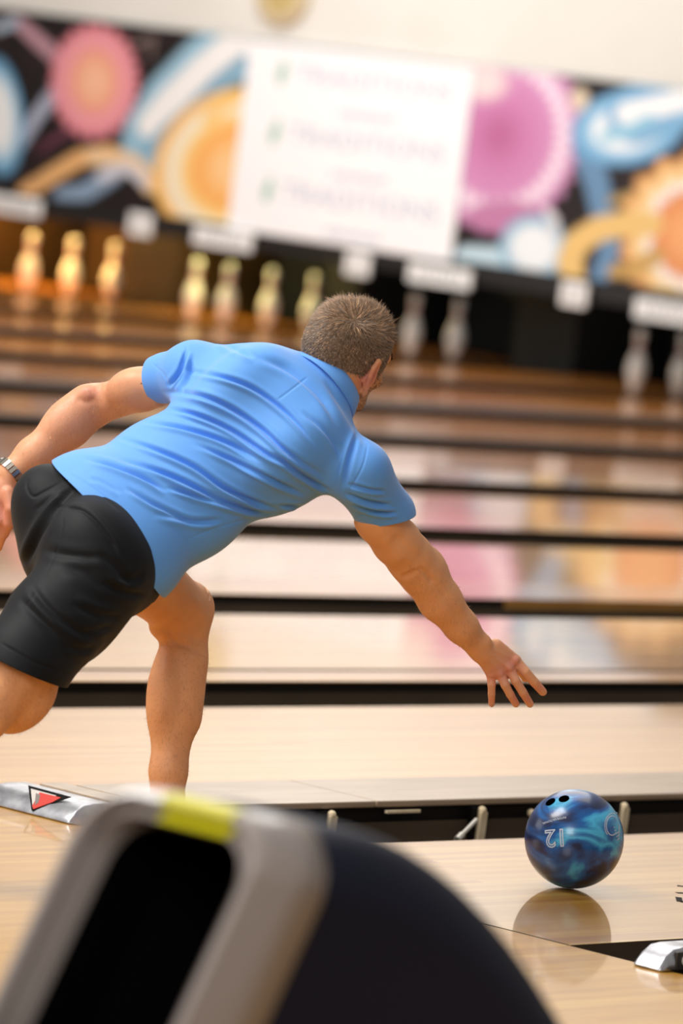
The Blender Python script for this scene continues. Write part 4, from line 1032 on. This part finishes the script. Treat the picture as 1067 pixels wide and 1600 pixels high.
# ---------------------------------------------------------------- wrist watch
wd = unit(wrL-elL); wc_ = tween(elL, wrL, .985)+wd*0
wx = unit(np.cross(wd, UPV)); wy = np.cross(wd, wx)
strap = None
m = MB(); NS = 22
M_watch = mat('steel_bracelet', (190, 180, 168), .25, 1.)
for i in range(NS):
    t = 2*math.pi*i/NS; rad = unit(wx*math.cos(t)+wy*math.sin(t)); tan = np.cross(wd, rad); r_ = .0335
    for k_, w_ in ((-.0062, .0035), (0, .0042), (.0062, .0035)):
        c = wc_+rad*r_+wd*k_
        pts = [tuple(c+wd*w_*a*.8+tan*.0040*b-rad*.0012) for a, b in ((-1, -1), (1, -1), (1, 1), (-1, 1))]
        m.prism(pts, tuple(rad*.0034))
wo = m.build('wrist_watch', M_watch, man)
wo['label'] = 'steel bracelet watch on the left wrist'
rad = unit(-wx if (-wx)@UPV > 0 else wx); rad = unit(V3(-.6, .35, .7)-wd*(V3(-.6, .35, .7)@wd))
m = MB(); m.tube(wc_+rad*.029, wc_+rad*.041, .019, n=28); m.build('watch_case', mat('watch_case', (150, 146, 140), .25, 1.), wo)
m = MB(); m.tube(wc_+rad*.041, wc_+rad*.0425, .0165, n=28); m.build('watch_dial', mat('watch_dial', (20, 24, 32), .2), wo)

# ---------------------------------------------------------------- hair and beard
def localH(v): d = v-HC; return d@h_r, d@h_f, d@h_u
hairp = [EL(H(0, -.012, .008), HF, (.0795, .1005, .093), .02), EL(H(0, .02, .006), HF, (.074, .084, .097), .02)]
hv, hf = polygonise(hairp, .0028); hv = relax(hv, hf, 1)
def hairline(v):      # negative inside the hair
    x, y, z = localH(v); ax = np.abs(x)
    nape = -.070+.016*(ax/.06)**2+.0015*np.sin(x*900)
    side_ = -.004+np.clip(.05-np.abs(y-.004), 0, .05)*.25-.03*sst(y, .02, .035)
    back_ = nape
    low = np.where(y < -.022, back_, np.where(y < -.002, back_+(side_-back_)*sst(y, -.022, -.002), side_))
    front = (y-.060)*1.0-np.where(z > .05, (z-.05)*.6, 0)
    return np.maximum(low-z, np.where(z < .085, front, -1))
hv2, hf2 = clip(hv, hf, hairline(hv))
M_hair = mat('brown_hair', (92, 74, 58), .5, vcol='col', spec=.5)
whorl = H(.022, -.062, .075)
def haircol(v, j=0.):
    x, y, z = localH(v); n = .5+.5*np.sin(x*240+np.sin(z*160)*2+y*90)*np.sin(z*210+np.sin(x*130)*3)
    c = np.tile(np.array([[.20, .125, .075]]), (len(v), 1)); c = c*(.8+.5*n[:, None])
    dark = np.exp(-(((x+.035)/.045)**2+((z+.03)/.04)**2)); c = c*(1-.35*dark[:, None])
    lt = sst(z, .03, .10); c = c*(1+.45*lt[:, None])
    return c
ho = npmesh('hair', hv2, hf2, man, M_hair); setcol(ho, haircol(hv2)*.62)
ho['label'] = 'short brown hair'
def blades(v, f, count, flow, length, width, name, parent, mt, colf, lift=.25, jit=.25):
    tri = f; a, b, c = v[tri[:, 0]], v[tri[:, 1]], v[tri[:, 2]]
    cr = np.cross(b-a, c-a); ar = np.linalg.norm(cr, axis=1); pick = rng.choice(len(tri), count, p=ar/ar.sum())
    r1, r2 = rng.random(count), rng.random(count); s1 = np.sqrt(r1)[:, None]; r2 = r2[:, None]
    p = a[pick]*(1-s1)+b[pick]*s1*(1-r2)+c[pick]*s1*r2
    n = cr[pick]/ar[pick][:, None]
    d = flow(p); d = d-n*(d*n).sum(1)[:, None]; d /= np.maximum(np.linalg.norm(d, axis=1), 1e-9)[:, None]
    d = d+rng.normal(0, jit, d.shape); L = length(p)*(.7+.6*rng.random(count))
    up = n*lift
    d1 = d+up; d1 /= np.linalg.norm(d1, axis=1)[:, None]
    mid = p+d1*(L*.5)[:, None]; d2 = d+up*.2; d2 /= np.linalg.norm(d2, axis=1)[:, None]; tip = mid+d2*(L*.5)[:, None]
    sd_ = np.cross(d1, n); sd_ /= np.linalg.norm(sd_, axis=1)[:, None]; w = width
    p = p-n*.001
    vv = np.concatenate([p-sd_*w, p+sd_*w, mid-sd_*w*.8, mid+sd_*w*.8, tip]); k = count; i = np.arange(k)
    ff = np.concatenate([np.stack([i, i+k, i+3*k], 1), np.stack([i, i+3*k, i+2*k], 1), np.stack([i+2*k, i+3*k, i+4*k], 1)])
    o = npmesh(name, vv, ff, parent, mt, smooth=False)
    cc = colf(p); sh_ = np.exp(rng.normal(0, .55, (k, 1))); grey = (rng.random((k, 1)) < .07)
    cc = np.where(grey, np.array([[.30, .26, .22]]), cc*sh_); setcol(o, np.tile(cc, (5, 1)))
    return o
def hflow(p):
    x, y, z = localH(p); wx_, wy_, wz_ = .022, -.062, .072
    dx, dy, dz = x-wx_, y-wy_, z-wz_
    fl = dx[:, None]*h_r+dy[:, None]*h_f+dz[:, None]*h_u
    fl /= np.maximum(np.linalg.norm(fl, axis=1), 1e-6)[:, None]
    top = sst(z, .045, .085)
    sweep = (-.85*h_r+.35*h_f)[None]
    return fl*(1-.55*top[:, None])+sweep*top[:, None]*.8
def hlen(p):
    x, y, z = localH(p); return .007+.020*sst(z, .02, .09)
blades(hv2, hf2, 26000, hflow, hlen, .00042, 'hair_strands', ho, M_hair, haircol, .35)
# beard: jaw region of the head
x, y, z = localH(bv); hd = np.linalg.norm(bv-HC, axis=1)
bg = np.maximum.reduce([hd-.17, z+.020+.0*x-np.clip((.03-y)*.3, 0, .03), -.138-z, .008-y+np.clip(-z-.07, 0, .05)*.2, np.where((np.abs(x) < .035) & (z > -.05), 1., -1.), np.where(np.abs(x) > .0835, 1., -1.)])
kv, kf = clip(bv, bf, bg)
if len(kf):
    blades(kv, kf, 6000, lambda p: np.tile(-h_u*.8+h_f*.4-0*h_r, (len(p), 1)), lambda p: np.full(len(p), .005), .00035, 'beard', man, M_hair, lambda p: np.tile(np.array([[.10, .052, .03]]), (len(p), 1)), .5)
# brows and eyes
bg = np.maximum.reduce([np.abs(z+.022-.040-.0*x)-.006, .070-y, np.where((np.abs(x) < .014) | (np.abs(x) > .052), 1., -1.)])
kv, kf = clip(bv, bf, bg)
if len(kf): blades(kv, kf, 1200, lambda p: np.sign(localH(p)[0])[:, None]*h_r[None], lambda p: np.full(len(p), .008), .0004, 'eyebrows', man, M_hair, lambda p: np.tile(np.array([[.09, .05, .03]]), (len(p), 1)), .3)
for s_ in (1, -1):
    c = H2(s_*.031, .0865, .016); m = MB(); m.ball(tuple(c), .0105, 20); e_ = m.build('eye', mat('eye_white', (232, 226, 220), .2, 0, .5), man, True)
    m = MB(); m.tube(c+h_f*.0085, c+h_f*.0106, .0048, n=20); m.build('iris', mat('iris', (40, 60, 74), .2), e_)
# fine hairs on forearms and shins
def near_px(lo, hi, wlo, whi): return (pxy[:, 0] > lo[0]) & (pxy[:, 0] < hi[0]) & (pxy[:, 1] > lo[1]) & (pxy[:, 1] < hi[1]) & (pxy[:, 2] > wlo) & (pxy[:, 2] < whi)
g1 = np.where(near_px((0, 580), (200, 742), 11.3, 11.7) | near_px((640, 880), (760, 1010), 11.3, 11.6), -1., 1.)
g2 = np.where(near_px((215, 1000), (345, 1225), 11.2, 11.6) | near_px((-20, 1050), (110, 1160), 10.6, 11.2), -1., 1.)
kv, kf = clip(bv, bf, g1)
blades(kv, kf, 5000, lambda p: np.tile(V3(-.2, -1, 0), (len(p), 1)), lambda p: np.full(len(p), .009), .00013, 'arm_hair', man, mat('fair_body_hair', (196, 150, 104), .5, vcol='col'), lambda p: np.tile(np.array([[.42, .24, .12]]), (len(p), 1)), .7, .5)
kv, kf = clip(bv, bf, g2)
blades(kv, kf, 4000, lambda p: np.tile(V3(.1, -1, 0), (len(p), 1)), lambda p: np.full(len(p), .010), .00013, 'leg_hair', man, mat('brown_body_hair', (120, 80, 52), .5, vcol='col'), lambda p: np.tile(np.array([[.22, .11, .05]]), (len(p), 1)), .8, .5)
